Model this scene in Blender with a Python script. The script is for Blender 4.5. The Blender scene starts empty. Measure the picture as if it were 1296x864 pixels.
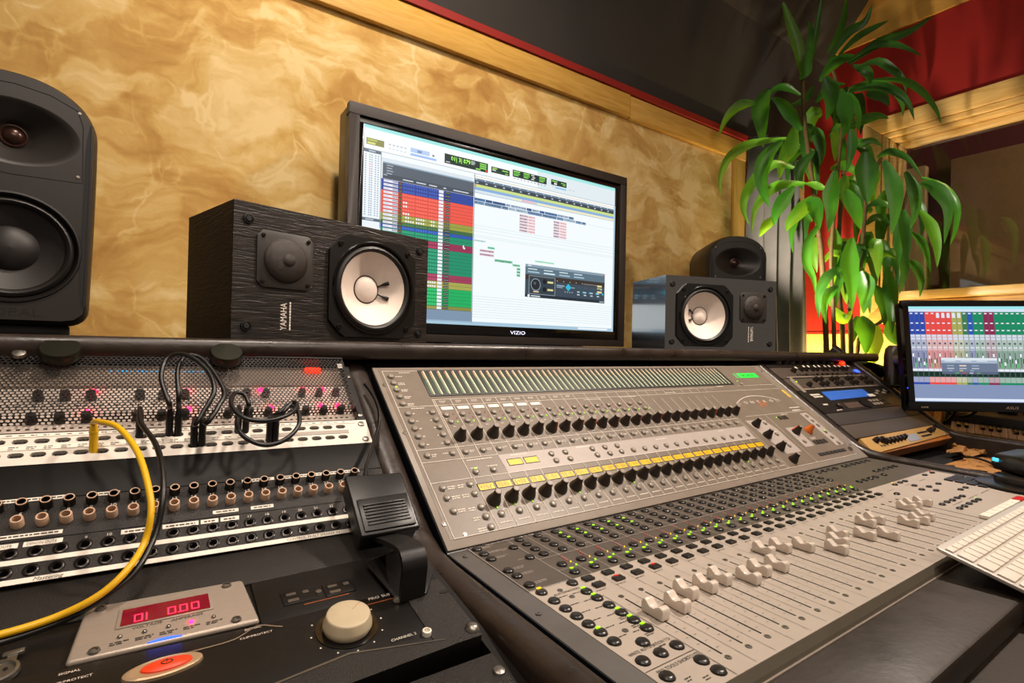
import bpy, bmesh, math, random
from mathutils import Matrix, Vector
random.seed(7)
PI = math.pi
S = bpy.context.scene
COL = S.collection
# ---------------------------------------------------------------- camera
F_PX, YAW, PITCH, ROLL = 663.03, math.radians(34.099), math.radians(0.5528), math.radians(1.215)
def cam_axes():
    cy, sy, cp, sp = math.cos(YAW), math.sin(YAW), math.cos(PITCH), math.sin(PITCH)
    f = Vector((sy*cp, cy*cp, sp)); r = Vector((cy, -sy, 0)); u = r.cross(f)
    c, s = math.cos(ROLL), math.sin(ROLL)
    return c*r+s*u, -s*r+c*u, f
RX, UX, FX = cam_axes()
cam = bpy.data.objects.new('camera', bpy.data.cameras.new('camera'))
COL.objects.link(cam)
cam.data.sensor_width = 36.0; cam.data.lens = F_PX/1296*36.0
cam.data.clip_start = 0.02; cam.data.clip_end = 60
cam.matrix_world = Matrix((RX, UX, -FX)).transposed().to_4x4()
S.camera = cam
# ---------------------------------------------------------------- world, lamps, exposure
def srgb(h):
    h = h.lstrip('#'); v = [int(h[i:i+2], 16)/255 for i in (0, 2, 4)]
    return tuple(c/12.92 if c <= .04045 else ((c+.055)/1.055)**2.4 for c in v)
w = bpy.data.worlds.new('world'); S.world = w; w.use_nodes = True
w.node_tree.nodes['Background'].inputs[0].default_value = (1.0, .84, .68, 1)
w.node_tree.nodes['Background'].inputs[1].default_value = .16
S.view_settings.view_transform = 'Standard'; S.view_settings.look = 'None'
S.view_settings.gamma = 1; S.view_settings.use_curve_mapping = False
S.view_settings.exposure = 0.0
S.cycles.use_denoising = True
S.cycles.max_bounces = 6; S.cycles.transparent_max_bounces = 8
S.cycles.sample_clamp_indirect = 4.0
WARM = (1.0, .85, .72)
def look(o, target):
    d = Vector(target)-o.location
    o.rotation_euler = d.to_track_quat('-Z', 'Y').to_euler()
def spot(name, loc, target, watts, angle=70, blend=.6, radius=.05, color=WARM):
    l = bpy.data.lights.new(name, 'SPOT'); l.energy = watts; l.spot_size = math.radians(angle)
    l.spot_blend = blend; l.shadow_soft_size = radius; l.color = color
    o = bpy.data.objects.new(name, l); COL.objects.link(o); o.location = loc; look(o, target); return o
def area(name, loc, target, watts, sx, sy, color=WARM):
    l = bpy.data.lights.new(name, 'AREA'); l.energy = watts; l.shape = 'RECTANGLE'; l.size = sx; l.size_y = sy; l.color = color
    o = bpy.data.objects.new(name, l); COL.objects.link(o); o.location = loc; look(o, target); return o
spot('key_lamp', (1.55, .30, 1.60), (.75, .40, -.25), 158, 95, .7, .05)
spot('wall_lamp', (.30, .50, 1.75), (.55, 1.55, .35), 112, 100, .9, .08)
spot('left_fill', (-.25, -.10, 1.60), (-.02, .62, -.15), 50, 46, .8, .06)  # unseen spot added as fill for the left rack
spot('plant_lamp', (2.20, 1.30, .20), (2.70, 1.00, .80), 60, 110, .6, .03)
spot('uplight', (2.79, 1.33, -.30), (3.0, 1.36, .30), 70, 150, .7, .04, (1.0, .72, .32))
area('room_fill', (.6, -1.2, 1.75), (.9, .7, -.1), 24, 1.6, 1.0)  # soft fill light added overhead behind the lens, not a fixture
area('booth_fill', (3.75, -.9, 1.9), (4.2, .5, .3), 45, .6, .6)  # unseen area light added to brighten the booth beyond the glass
# ---------------------------------------------------------------- materials
def N(nt, t, **kw):
    n = nt.nodes.new(t)
    for k, v in kw.items(): setattr(n, k, v)
    return n
def ramp(nt, stops):
    r = N(nt, 'ShaderNodeValToRGB'); e = r.color_ramp.elements
    while len(e) < len(stops): e.new(.5)
    for el, (p, c) in zip(e, stops): el.position = p; el.color = (*c, 1)
    return r
MATS = {}
def mat(name, color, rough=.5, metal=0, spec=.5, var=.0, scale=40, bump=0, bscale=200, emit=None, es=1.0, coat=0, ior=0, stretch=None, trans=0, rvar=0):
    m = bpy.data.materials.new(name); m.use_nodes = True; nt = m.node_tree
    b = nt.nodes['Principled BSDF']
    c = srgb(color) if isinstance(color, str) else color
    b.inputs['Base Color'].default_value = (*c, 1); b.inputs['Roughness'].default_value = rough
    b.inputs['Metallic'].default_value = metal; b.inputs['Specular IOR Level'].default_value = spec
    if coat: b.inputs['Coat Weight'].default_value = coat; b.inputs['Coat Roughness'].default_value = .1
    if ior: b.inputs['IOR'].default_value = ior; b.inputs['Coat IOR'].default_value = ior
    if trans: b.inputs['Transmission Weight'].default_value = trans
    tc = N(nt, 'ShaderNodeTexCoord'); src = tc.outputs['Object']
    if stretch:
        mp = N(nt, 'ShaderNodeMapping'); mp.inputs['Scale'].default_value = stretch
        nt.links.new(src, mp.inputs['Vector']); src = mp.outputs['Vector']
    if var or rvar:
        n = N(nt, 'ShaderNodeTexNoise'); n.inputs['Scale'].default_value = scale; n.inputs['Detail'].default_value = 6
        n.inputs['Roughness'].default_value = .65
        nt.links.new(src, n.inputs['Vector'])
        if var:
            r = ramp(nt, [(.3, tuple(x*(1-var) for x in c)), (.7, tuple(min(1, x*(1+var)) for x in c))])
            nt.links.new(n.outputs['Fac'], r.inputs['Fac']); nt.links.new(r.outputs['Color'], b.inputs['Base Color'])
        if rvar:
            mr = N(nt, 'ShaderNodeMapRange'); mr.inputs['From Min'].default_value = .3; mr.inputs['From Max'].default_value = .7
            mr.inputs['To Min'].default_value = max(0, rough-rvar); mr.inputs['To Max'].default_value = min(1, rough+rvar)
            nt.links.new(n.outputs['Fac'], mr.inputs['Value']); nt.links.new(mr.outputs['Result'], b.inputs['Roughness'])
    if bump:
        n2 = N(nt, 'ShaderNodeTexNoise'); n2.inputs['Scale'].default_value = bscale; n2.inputs['Detail'].default_value = 3
        nt.links.new(src, n2.inputs['Vector'])
        bp = N(nt, 'ShaderNodeBump'); bp.inputs['Strength'].default_value = bump; bp.inputs['Distance'].default_value = .002
        nt.links.new(n2.outputs['Fac'], bp.inputs['Height']); nt.links.new(bp.outputs['Normal'], b.inputs['Normal'])
    if emit:
        e = srgb(emit) if isinstance(emit, str) else emit
        b.inputs['Emission Color'].default_value = (*e, 1); b.inputs['Emission Strength'].default_value = es
    MATS[name] = m; return m
def wood(name, c1, c2, stretch, rough=.45, scale=6, bump=.1):
    m = bpy.data.materials.new(name); m.use_nodes = True; nt = m.node_tree; b = nt.nodes['Principled BSDF']
    tc = N(nt, 'ShaderNodeTexCoord'); mp = N(nt, 'ShaderNodeMapping'); mp.inputs['Scale'].default_value = stretch
    n = N(nt, 'ShaderNodeTexNoise'); n.inputs['Scale'].default_value = scale; n.inputs['Detail'].default_value = 8; n.inputs['Distortion'].default_value = 1.2
    r = ramp(nt, [(.3, srgb(c1)), (.72, srgb(c2))])
    nt.links.new(tc.outputs['Object'], mp.inputs['Vector']); nt.links.new(mp.outputs['Vector'], n.inputs['Vector'])
    nt.links.new(n.outputs['Fac'], r.inputs['Fac']); nt.links.new(r.outputs['Color'], b.inputs['Base Color'])
    b.inputs['Roughness'].default_value = rough
    bp = N(nt, 'ShaderNodeBump'); bp.inputs['Strength'].default_value = bump; bp.inputs['Distance'].default_value = .002
    nt.links.new(n.outputs['Fac'], bp.inputs['Height']); nt.links.new(bp.outputs['Normal'], b.inputs['Normal'])
    MATS[name] = m; return m
def suede(name):
    # sponged velvet paint: crossing brushed swirls of lighter and darker gold
    m = bpy.data.materials.new(name); m.use_nodes = True; nt = m.node_tree; b = nt.nodes['Principled BSDF']; L = nt.links.new
    tc = N(nt, 'ShaderNodeTexCoord'); src = tc.outputs['Object']
    warp = N(nt, 'ShaderNodeTexNoise'); warp.inputs['Scale'].default_value = 3.2; warp.inputs['Detail'].default_value = 5
    L(src, warp.inputs['Vector'])
    sc = N(nt, 'ShaderNodeVectorMath', operation='SCALE'); sc.inputs['Scale'].default_value = .34
    L(warp.outputs['Color'], sc.inputs[0])
    ad = N(nt, 'ShaderNodeVectorMath', operation='ADD'); L(src, ad.inputs[0]); L(sc.outputs[0], ad.inputs[1])
    mp = N(nt, 'ShaderNodeMapping'); mp.inputs['Rotation'].default_value = (0, .5, 0); mp.inputs['Scale'].default_value = (1, 1, 1.7)
    L(ad.outputs[0], mp.inputs['Vector'])
    vo = N(nt, 'ShaderNodeTexVoronoi', feature='SMOOTH_F1'); vo.inputs['Scale'].default_value = 8.5; vo.inputs['Smoothness'].default_value = .3
    L(mp.outputs['Vector'], vo.inputs['Vector'])
    big = N(nt, 'ShaderNodeTexNoise'); big.inputs['Scale'].default_value = 4.2; big.inputs['Detail'].default_value = 6; big.inputs['Roughness'].default_value = .6; big.inputs['Distortion'].default_value = .5
    L(ad.outputs[0], big.inputs['Vector'])
    mp2 = N(nt, 'ShaderNodeMapping'); mp2.inputs['Scale'].default_value = (5, 1, 26); mp2.inputs['Rotation'].default_value = (0, -.5, 0)
    L(ad.outputs[0], mp2.inputs['Vector'])
    st = N(nt, 'ShaderNodeTexNoise'); st.inputs['Scale'].default_value = 1.5; st.inputs['Detail'].default_value = 5; L(mp2.outputs['Vector'], st.inputs['Vector'])
    sep = N(nt, 'ShaderNodeSeparateColor'); L(vo.outputs['Color'], sep.inputs[0])
    m1 = N(nt, 'ShaderNodeMath', operation='MULTIPLY'); L(sep.outputs[0], m1.inputs[0]); m1.inputs[1].default_value = .17
    m2 = N(nt, 'ShaderNodeMath', operation='MULTIPLY_ADD'); L(big.outputs['Fac'], m2.inputs[0]); m2.inputs[1].default_value = .58; L(m1.outputs[0], m2.inputs[2])
    m3 = N(nt, 'ShaderNodeMath', operation='MULTIPLY_ADD'); L(st.outputs['Fac'], m3.inputs[0]); m3.inputs[1].default_value = .30; L(m2.outputs[0], m3.inputs[2])
    mx = ramp(nt, [(.35, srgb('#ad8040')), (.47, srgb('#c39a55')), (.54, srgb('#d0ac66')), (.66, srgb('#e3c88e'))])
    # pale crease lines left by the brush
    mp3 = N(nt, 'ShaderNodeMapping'); mp3.inputs['Scale'].default_value = (1.5, 1, 1); mp3.inputs['Rotation'].default_value = (0, .9, 0); L(ad.outputs[0], mp3.inputs['Vector'])
    ve = N(nt, 'ShaderNodeTexVoronoi', feature='DISTANCE_TO_EDGE'); ve.inputs['Scale'].default_value = 7.0; L(mp3.outputs['Vector'], ve.inputs['Vector'])
    re_ = ramp(nt, [(.0, (1, 1, 1)), (.055, (0, 0, 0))]); L(ve.outputs['Distance'], re_.inputs['Fac'])
    mk_ = N(nt, 'ShaderNodeTexNoise'); mk_.inputs['Scale'].default_value = 7; L(src, mk_.inputs['Vector'])
    rm_ = ramp(nt, [(.46, (0, 0, 0)), (.62, (.10, .10, .10))]); L(mk_.outputs['Fac'], rm_.inputs['Fac'])
    mu = N(nt, 'ShaderNodeMath', operation='MULTIPLY_ADD'); L(re_.outputs['Color'], mu.inputs[0]); L(rm_.outputs['Color'], mu.inputs[1]); L(m3.outputs[0], mu.inputs[2])
    L(mu.outputs[0], mx.inputs['Fac'])
    L(mx.outputs['Color'], b.inputs['Base Color'])
    b.inputs['Roughness'].default_value = .8; b.inputs['Sheen Weight'].default_value = .25; b.inputs['Specular IOR Level'].default_value = .2
    fn = N(nt, 'ShaderNodeTexNoise'); fn.inputs['Scale'].default_value = 160; fn.inputs['Detail'].default_value = 3; L(src, fn.inputs['Vector'])
    bp = N(nt, 'ShaderNodeBump'); bp.inputs['Strength'].default_value = .15; bp.inputs['Distance'].default_value = .002
    L(fn.outputs['Fac'], bp.inputs['Height']); L(bp.outputs['Normal'], b.inputs['Normal'])
    MATS[name] = m; return m
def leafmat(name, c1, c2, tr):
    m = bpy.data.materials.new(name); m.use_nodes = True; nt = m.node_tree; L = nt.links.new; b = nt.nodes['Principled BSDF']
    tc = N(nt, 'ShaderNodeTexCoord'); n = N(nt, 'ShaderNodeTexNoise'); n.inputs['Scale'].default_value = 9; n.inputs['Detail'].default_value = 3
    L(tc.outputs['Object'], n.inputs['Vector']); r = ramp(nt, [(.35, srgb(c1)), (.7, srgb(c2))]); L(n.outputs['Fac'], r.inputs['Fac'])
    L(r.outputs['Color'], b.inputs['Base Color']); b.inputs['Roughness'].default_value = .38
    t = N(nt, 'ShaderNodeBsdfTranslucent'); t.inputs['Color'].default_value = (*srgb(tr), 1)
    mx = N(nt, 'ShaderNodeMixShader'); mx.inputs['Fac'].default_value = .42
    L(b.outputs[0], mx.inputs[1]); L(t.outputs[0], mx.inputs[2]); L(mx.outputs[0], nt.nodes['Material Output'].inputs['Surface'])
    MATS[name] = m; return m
def screenmat(name, es):
    # a lit display: each tile's own colour is what it gives off
    m = bpy.data.materials.new(name); m.use_nodes = True; nt = m.node_tree; b = nt.nodes['Principled BSDF']
    a = N(nt, 'ShaderNodeAttribute'); a.attribute_name = 'Col'
    b.inputs['Base Color'].default_value = (.01, .01, .01, 1); b.inputs['Roughness'].default_value = .25
    nt.links.new(a.outputs['Color'], b.inputs['Emission Color']); b.inputs['Emission Strength'].default_value = es
    MATS[name] = m; return m
# ---------------------------------------------------------------- mesh helpers
I4 = Matrix.Identity(4)
def T(x, y, z): return Matrix.Translation((x, y, z))
def RZ(a): return Matrix.Rotation(a, 4, 'Z')
def RXm(a): return Matrix.Rotation(a, 4, 'X')
def RYm(a): return Matrix.Rotation(a, 4, 'Y')
class MB:
    def __init__(s): s.v = []; s.f = []; s.c = []
    def add(s, vs, fs, col=None):
        n = len(s.v); s.v += [tuple(x) for x in vs]; s.f += [tuple(i+n for i in f) for f in fs]
        s.c += [col]*len(fs); return s
    def box(s, x0, x1, y0, y1, z0, z1, M=None):
        vs = [Vector(p) for p in ((x0,y0,z0),(x1,y0,z0),(x1,y1,z0),(x0,y1,z0),(x0,y0,z1),(x1,y0,z1),(x1,y1,z1),(x0,y1,z1))]
        if M: vs = [M @ p for p in vs]
        return s.add(vs, [(3,2,1,0),(4,5,6,7),(0,1,5,4),(1,2,6,5),(2,3,7,6),(3,0,4,7)])
    def quad(s, x0, x1, y0, y1, z, col=None):
        return s.add([(x0,y0,z),(x1,y0,z),(x1,y1,z),(x0,y1,z)], [(0,1,2,3)], col)
    def prism(s, pts, z0, z1, M=None):
        n = len(pts); vs = [Vector((x, y, z0)) for x, y in pts]+[Vector((x, y, z1)) for x, y in pts]
        if M: vs = [M @ p for p in vs]
        return s.add(vs, [tuple(range(n-1, -1, -1)), tuple(range(n, 2*n))]+[(i, (i+1) % n, n+(i+1) % n, n+i) for i in range(n)])
    def lathe(s, prof, n=16, M=None, sx=1, sy=1, caps=True):
        vs = []; fs = []
        for r, z in prof:
            for k in range(n):
                a = 2*PI*k/n; vs.append(Vector((r*math.cos(a)*sx, r*math.sin(a)*sy, z)))
        for i in range(len(prof)-1):
            for k in range(n): fs.append((i*n+k, i*n+(k+1) % n, (i+1)*n+(k+1) % n, (i+1)*n+k))
        if caps:
            fs.append(tuple(range(n-1, -1, -1))); fs.append(tuple((len(prof)-1)*n+k for k in range(n)))
        if M: vs = [M @ p for p in vs]
        return s.add(vs, fs)
    def tube(s, path, r, n=10, cap=True):
        P = [Vector(p) for p in path]; m = len(P); R = r if isinstance(r, (list, tuple)) else [r]*m
        t0 = (P[1]-P[0]).normalized(); up = Vector((0, 0, 1)) if abs(t0.z) < .9 else Vector((1, 0, 0))
        nrm = t0.cross(up).normalized(); vs = []
        for i in range(m):
            t = (P[min(i+1, m-1)]-P[max(i-1, 0)]).normalized()
            nrm = (nrm-t*nrm.dot(t)).normalized(); bn = t.cross(nrm)
            for k in range(n):
                a = 2*PI*k/n; vs.append(P[i]+(nrm*math.cos(a)+bn*math.sin(a))*R[i])
        fs = [(i*n+k, i*n+(k+1) % n, (i+1)*n+(k+1) % n, (i+1)*n+k) for i in range(m-1) for k in range(n)]
        if cap: fs += [tuple(range(n-1, -1, -1)), tuple((m-1)*n+k for k in range(n))]
        return s.add(vs, fs)
    def cell(s, x0, x1, y0, y1, hole, z=0, depth=.004, floor=True):
        # a plate cell pierced by a convex hole (counter-clockwise points); walls go down by depth
        cx = sum(p[0] for p in hole)/len(hole); cy = sum(p[1] for p in hole)/len(hole); n = len(hole); out = []
        for x, y in hole:
            dx, dy = x-cx, y-cy; k = 1e9
            if dx > 1e-9: k = min(k, (x1-cx)/dx)
            if dx < -1e-9: k = min(k, (x0-cx)/dx)
            if dy > 1e-9: k = min(k, (y1-cy)/dy)
            if dy < -1e-9: k = min(k, (y0-cy)/dy)
            out.append((cx+dx*k, cy+dy*k))
        vs = [(x, y, z) for x, y in out]+[(x, y, z) for x, y in hole]; fs = []
        cor = [(x1, y1), (x0, y1), (x0, y0), (x1, y0)]; base = len(vs); vs += [(x, y, z) for x, y in cor]
        def side(p):
            if abs(p[0]-x1) < 1e-7: return 0
            if abs(p[1]-y1) < 1e-7: return 1
            if abs(p[0]-x0) < 1e-7: return 2
            return 3
        for i in range(n):
            j = (i+1) % n; a, b = side(out[i]), side(out[j]); f = [n+i, i]
            k = a
            while k != b and not (abs(out[j][0]-cor[k][0]) < 1e-7 and abs(out[j][1]-cor[k][1]) < 1e-7):
                f.append(base+k); k = (k+1) % 4
                if k == a: break
            f += [j, n+j]; fs.append(tuple(f))
        if depth:
            b2 = len(vs); vs += [(x, y, z-depth) for x, y in hole]
            fs += [(n+i, n+(i+1) % n, b2+(i+1) % n, b2+i) for i in range(n)]
            if floor: fs.append(tuple(b2+i for i in range(n)))
        return s.add(vs, fs)
    def ringplate(s, poly, r, z0, z1, n=48, M=None):
        # convex plate with a round hole
        out = []
        for k in range(n):
            t = 2*PI*(k+.5)/n; dx, dy = math.cos(t), math.sin(t); best = 1e9
            for (ax, ay), (bx, by) in zip(poly, poly[1:]+poly[:1]):
                ex, ey = bx-ax, by-ay; den = dx*ey-dy*ex
                if abs(den) < 1e-12: continue
                q = (ax*ey-ay*ex)/den; v_ = (ax*dy-ay*dx)/den
                if q > 0 and -1e-6 <= v_ <= 1+1e-6: best = min(best, q)
            out.append((dx*best, dy*best, dx*r, dy*r))
        vs = []
        for z in (z1, z0): vs += [Vector((a, b, z)) for a, b, _, _ in out]+[Vector((c, d, z)) for _, _, c, d in out]
        if M: vs = [M @ p for p in vs]
        fs = []
        for k in range(n):
            j = (k+1) % n; fs += [(k, j, n+j, n+k), (2*n+k, 3*n+k, 3*n+j, 2*n+j), (k, 2*n+k, 2*n+j, j), (n+k, n+j, 3*n+j, 3*n+k)]
        return s.add(vs, fs)
    def holeface(s, poly, cx, cy, rx, ry, z=0, n=56):
        # flat convex outline with an oval hole
        out = []; inn = []
        for k in range(n):
            t = 2*PI*(k+.5)/n; dx, dy = rx*math.cos(t), ry*math.sin(t); best = 1e9
            for (ax, ay), (bx, by) in zip(poly, poly[1:]+poly[:1]):
                ax, ay, bx, by = ax-cx, ay-cy, bx-cx, by-cy; ex, ey = bx-ax, by-ay; den = dx*ey-dy*ex
                if abs(den) < 1e-12: continue
                q = (ax*ey-ay*ex)/den; v_ = (ax*dy-ay*dx)/den
                if q > 0 and -1e-6 <= v_ <= 1+1e-6: best = min(best, q)
            out.append((cx+dx*best, cy+dy*best, z)); inn.append((cx+dx, cy+dy, z))
        return s.add(out+inn, [(k, (k+1) % n, n+(k+1) % n, n+k) for k in range(n)])
    def mesh(s, name, smooth=False, bevel=0, segs=2, col=False, auto=None):
        me = bpy.data.meshes.new(name); me.from_pydata(s.v, [], s.f)
        if bevel:
            bm = bmesh.new(); bm.from_mesh(me)
            bmesh.ops.remove_doubles(bm, verts=bm.verts, dist=1e-6)
            es = [e for e in bm.edges if len(e.link_faces) == 2 and e.calc_face_angle(0) > .5]
            bmesh.ops.bevel(bm, geom=es, offset=bevel, segments=segs, profile=.5, affect='EDGES', clamp_overlap=True)
            bm.to_mesh(me); bm.free()
        if col:
            at = me.color_attributes.new('Col', 'FLOAT_COLOR', 'CORNER'); i = 0
            buf = []
            for f, c in zip(s.f, s.c): buf += list((*(c or (0, 0, 0)), 1))*len(f)
            at.data.foreach_set('color', buf)
        if smooth or bevel:
            me.polygons.foreach_set('use_smooth', [True]*len(me.polygons))
            try: me.set_sharp_from_angle(angle=math.radians(auto or (40 if bevel else 45)))
            except Exception: pass
        me.update(); return me
WORLDM = {}
def link(o, parent, M):
    COL.objects.link(o)
    if parent is not None:
        o.parent = parent; o.matrix_local = WORLDM[parent.name].inverted() @ M
    else: o.matrix_world = M
    WORLDM[o.name] = M.copy(); return o
def thing(name, label, cat, loc, group=None):
    o = bpy.data.objects.new(name, None); o.empty_display_size = .05
    link(o, None, T(*loc)); o['label'] = label; o['category'] = cat
    if group: o['group'] = group
    return o
def part(name, geo, m, parent=None, M=I4, kind=None, label=None, **kw):
    me = geo.mesh(name, **kw) if isinstance(geo, MB) else geo
    if m is not None and not me.materials: me.materials.append(MATS[m] if isinstance(m, str) else m)
    o = bpy.data.objects.new(name, me); link(o, parent, M)
    if kind: o['kind'] = kind
    if label: o['label'] = label
    return o
def solo(name, geo, m, label, cat, M=I4, group=None, kind=None, **kw):
    o = part(name, geo, m, None, M, kind, label, **kw); o['category'] = cat
    if group: o['group'] = group
    return o
def struct(name, geo, m, parent=None, M=I4, **kw): return part(name, geo, m, parent, M, 'structure' if parent is None else None, **kw)
_txt = {}
def text_mesh(s, size, ext=0.0, sx=1.0, shear=0, space=1.0, align='LEFT'):
    key = (s, size, ext, sx, shear, space, align)
    if key in _txt: return _txt[key].copy()
    cu = bpy.data.curves.new('lettering', 'FONT'); cu.body = s; cu.size = size; cu.extrude = ext; cu.shear = shear; cu.space_character = space
    cu.align_x = align; cu.resolution_u = 2
    o = bpy.data.objects.new('lettering', cu); COL.objects.link(o)
    dg = bpy.context.evaluated_depsgraph_get(); dg.update()
    me = bpy.data.meshes.new_from_object(o.evaluated_get(dg)); me.materials.clear()
    bpy.data.objects.remove(o); bpy.data.curves.remove(cu)
    if sx != 1: me.transform(Matrix.Diagonal((sx, 1, 1, 1)))
    _txt[key] = me; return me.copy()
def text(s, size, m, parent, M, name='lettering', **kw):
    return part(name, text_mesh(s, size, **kw), m, parent, M)
def spline(pts, n=8):
    P = [Vector(p) for p in pts]; out = []
    for i in range(len(P)-1):
        p0, p1, p2, p3 = P[max(i-1, 0)], P[i], P[i+1], P[min(i+2, len(P)-1)]
        for k in range(n):
            t = k/n; out.append(.5*((2*p1)+(p2-p0)*t+(2*p0-5*p1+4*p2-p3)*t*t+(3*p1-p0-3*p2+p3)*t**3))
    return out+[P[-1]]
def at(px, py, d):
    # a point of the photograph at depth d metres in front of the lens
    return d*(FX+RX*((px-648)/F_PX)-UX*((py-432)/F_PX))
def frame(origin, ex, ey):
    ex = Vector(ex).normalized(); ey = Vector(ey).normalized(); ez = ex.cross(ey)
    return Matrix((( ex.x, ey.x, ez.x, origin[0]), (ex.y, ey.y, ez.y, origin[1]), (ex.z, ey.z, ez.z, origin[2]), (0, 0, 0, 1)))
AU, AL, AR = math.radians(36.167), math.radians(.59), math.radians(10)
FU = frame((0, .58369, -.24426), (1, 0, 0), (0, math.cos(AU), math.sin(AU)))     # console meter bridge slope (x, up the slope, out)
FL = frame((0, .26241, -.25828), (1, 0, 0), (0, math.cos(AL), math.sin(AL)))     # console fader plane
FR = frame((0, .617, -.222), (1, 0, 0), (0, math.cos(AR), math.sin(AR)))         # lower rack plane, left bay
FB = FU @ T(.05, .14, 0) @ RZ(math.radians(-1.6)) @ T(-.05, -.14, 0)             # upper rack plane, left bay
def ring(r, n=12, cx=0, cy=0, sx=1, sy=1): return [(cx+r*sx*math.cos(2*PI*k/n+.001), cy+r*sy*math.sin(2*PI*k/n+.001)) for k in range(n)]
def slot(w, h, cx, cy, n=4):
    r = h/2; out = []
    for k in range(n+1): a = -PI/2+PI*k/n; out.append((cx+w/2-r+r*math.cos(a), cy+r*math.sin(a)))
    for k in range(n+1): a = PI/2+PI*k/n; out.append((cx-w/2+r+r*math.cos(a), cy+r*math.sin(a)))
    return out
def rrect(w, h, r, n=4, cx=0, cy=0):
    out = []
    for qx, qy, a0 in ((1, 1, 0), (-1, 1, PI/2), (-1, -1, PI), (1, -1, 3*PI/2)):
        for k in range(n+1): a = a0+PI/2*k/n; out.append((cx+qx*(w/2-r)+r*math.cos(a), cy+qy*(h/2-r)+r*math.sin(a)))
    return out
def on(px, py, Fm, w_=0):
    # the point of a real surface (plane Fm raised by w_) that the photograph shows at px, py
    n = Fm.to_3x3() @ Vector((0, 0, 1)); o = Fm @ Vector((0, 0, w_)); d = at(px, py, 1)
    return d*(o.dot(n)/d.dot(n))
# ---------------------------------------------------------------- material list
suede('gold_suede')
wood('pine', '#c4923f', '#dcb05c', (1.2, 12, 12), .4, 5)
wood('pine_up', '#c4923f', '#dcb05c', (12, 12, 1.2), .4, 5)
wood('pine_side', '#c79a50', '#dfbd78', (12, 1.2, 12), .4, 5)
wood('plywood', '#b98236', '#d9a650', (10, 1.0, 3), .45, 3)
wood('honey_wood', '#8a4a18', '#b5702c', (1.5, 8, 8), .4, 5)
wood('black_ash', '#080605', '#2a211b', (2.5, 22, 3), .40, 9, .6)
mat('red_paint', '#96140a', .7, var=.06, scale=3)
mat('red_strip', '#8e1a10', .6, var=.08, scale=8)
mat('dark_ceiling', '#322e2a', .75, var=.12, scale=3, bump=.2, bscale=500)
mat('drape', '#54524d', .9, var=.15, scale=12, bump=.2, bscale=600)
mat('floor_wood', '#5a3a20', .5, var=.2, scale=6)
mat('booth_red', '#4a120c', .8, var=.1, scale=6)
mat('booth_cloth', '#8a7448', .9, var=.08, scale=30, bump=.2, bscale=400)
mat('glass', '#ffffff', .02, trans=1.0)
mat('black_laminate', '#100c0a', .38, var=.3, scale=14, bump=.12, bscale=120, rvar=.14)
mat('desk_rail', '#2a201a', .36, var=.35, scale=22, bump=.15, bscale=160, rvar=.12)
mat('desk_top', '#2b2119', .50, var=.45, scale=9, bump=.12, bscale=150, rvar=.16)
mat('black_void', '#060505', .8)
mat('black_metal', '#0e0b09', .40, var=.15, scale=40, bump=.08, bscale=500)
mat('black_gloss', '#0b0a0a', .18, coat=.3)
mat('blank_black', '#0b0907', .55, spec=.25, var=.2, scale=30, bump=.06, bscale=300, stretch=(1, 6, 1))
mat('powder_black', '#1b1612', .5, var=.25, scale=300, bump=.5, bscale=900)
mat('black_plastic', '#0a0807', .38, var=.2, scale=60, bump=.05, bscale=400)
mat('rubber', '#151210', .5, var=.2, scale=50)
mat('steel', '#8f8a82', .34, metal=.9, var=.1, scale=60)
mat('brushed_alu', '#b0a294', .36, metal=.4, var=.12, scale=50, stretch=(1, 90, 1), bump=.06, bscale=40)
mat('white_panel', '#dcd2c6', .5, var=.05, scale=60)
mat('label_white', '#e9e0d2', .6, var=.06, scale=120)
mat('beige_plastic', '#c9a78b', .5, var=.08, scale=90)
mat('silk_white', '#d8cfc2', .6)
mat('ink', '#3a2f28', .6)
mat('led_red', '#ff2038', .4, emit='#ff1040', es=16)
mat('led_green', '#a8ff20', .4, emit='#9dff00', es=.6)
mat('led_yellow', '#ffd000', .4, emit='#ffc400', es=1.2)
mat('led_blue', '#2040ff', .4, emit='#2848ff', es=4)
mat('led_ember', '#ff3010', .4, emit='#ff2a08', es=3)
mat('led_dim', '#a83a28', .5)
# ---------------------------------------------------------------- the room
WY, WX = 1.55, 3.05
FZ = -1.05
struct('floor', MB().box(-2.2, 4.6, -2.6, 1.9, FZ-.05, FZ), 'floor_wood')
struct('wall_back', MB().box(-2.2, 3.05, WY, WY+.1, FZ, 1.14), 'gold_suede')
b = MB(); b.box(-1.2, 1.603, WY-.022, WY, .962, 1.055)
t1 = struct('trim_1', b, 'pine', bevel=.002)
t2 = struct('trim_2', MB().box(1.607, 2.44, WY-.020, WY, .958, 1.052), 'pine', bevel=.002)
struct('trim_3', MB().box(2.345, 2.44, WY-.018, WY, -.3, .956), 'pine_up', bevel=.002)
struct('trim_4', MB().box(-1.2, 2.47, WY-.03, WY, 1.057, 1.083), 'red_strip')
# sloping dark ceiling: a folded slab rising towards the room
prof = [(1.545, 1.085), (1.43, 1.58), (1.22, 1.86), (-.2, 2.75), (-.2, 2.85), (1.30, 1.93), (1.53, 1.62), (1.64, 1.10)]
struct('ceiling', MB().prism([(y, z) for y, z in prof], -2.0, WX, Matrix(((0, 0, 1, 0), (1, 0, 0, 0), (0, 1, 0, 0), (0, 0, 0, 1)))), 'dark_ceiling')
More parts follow.
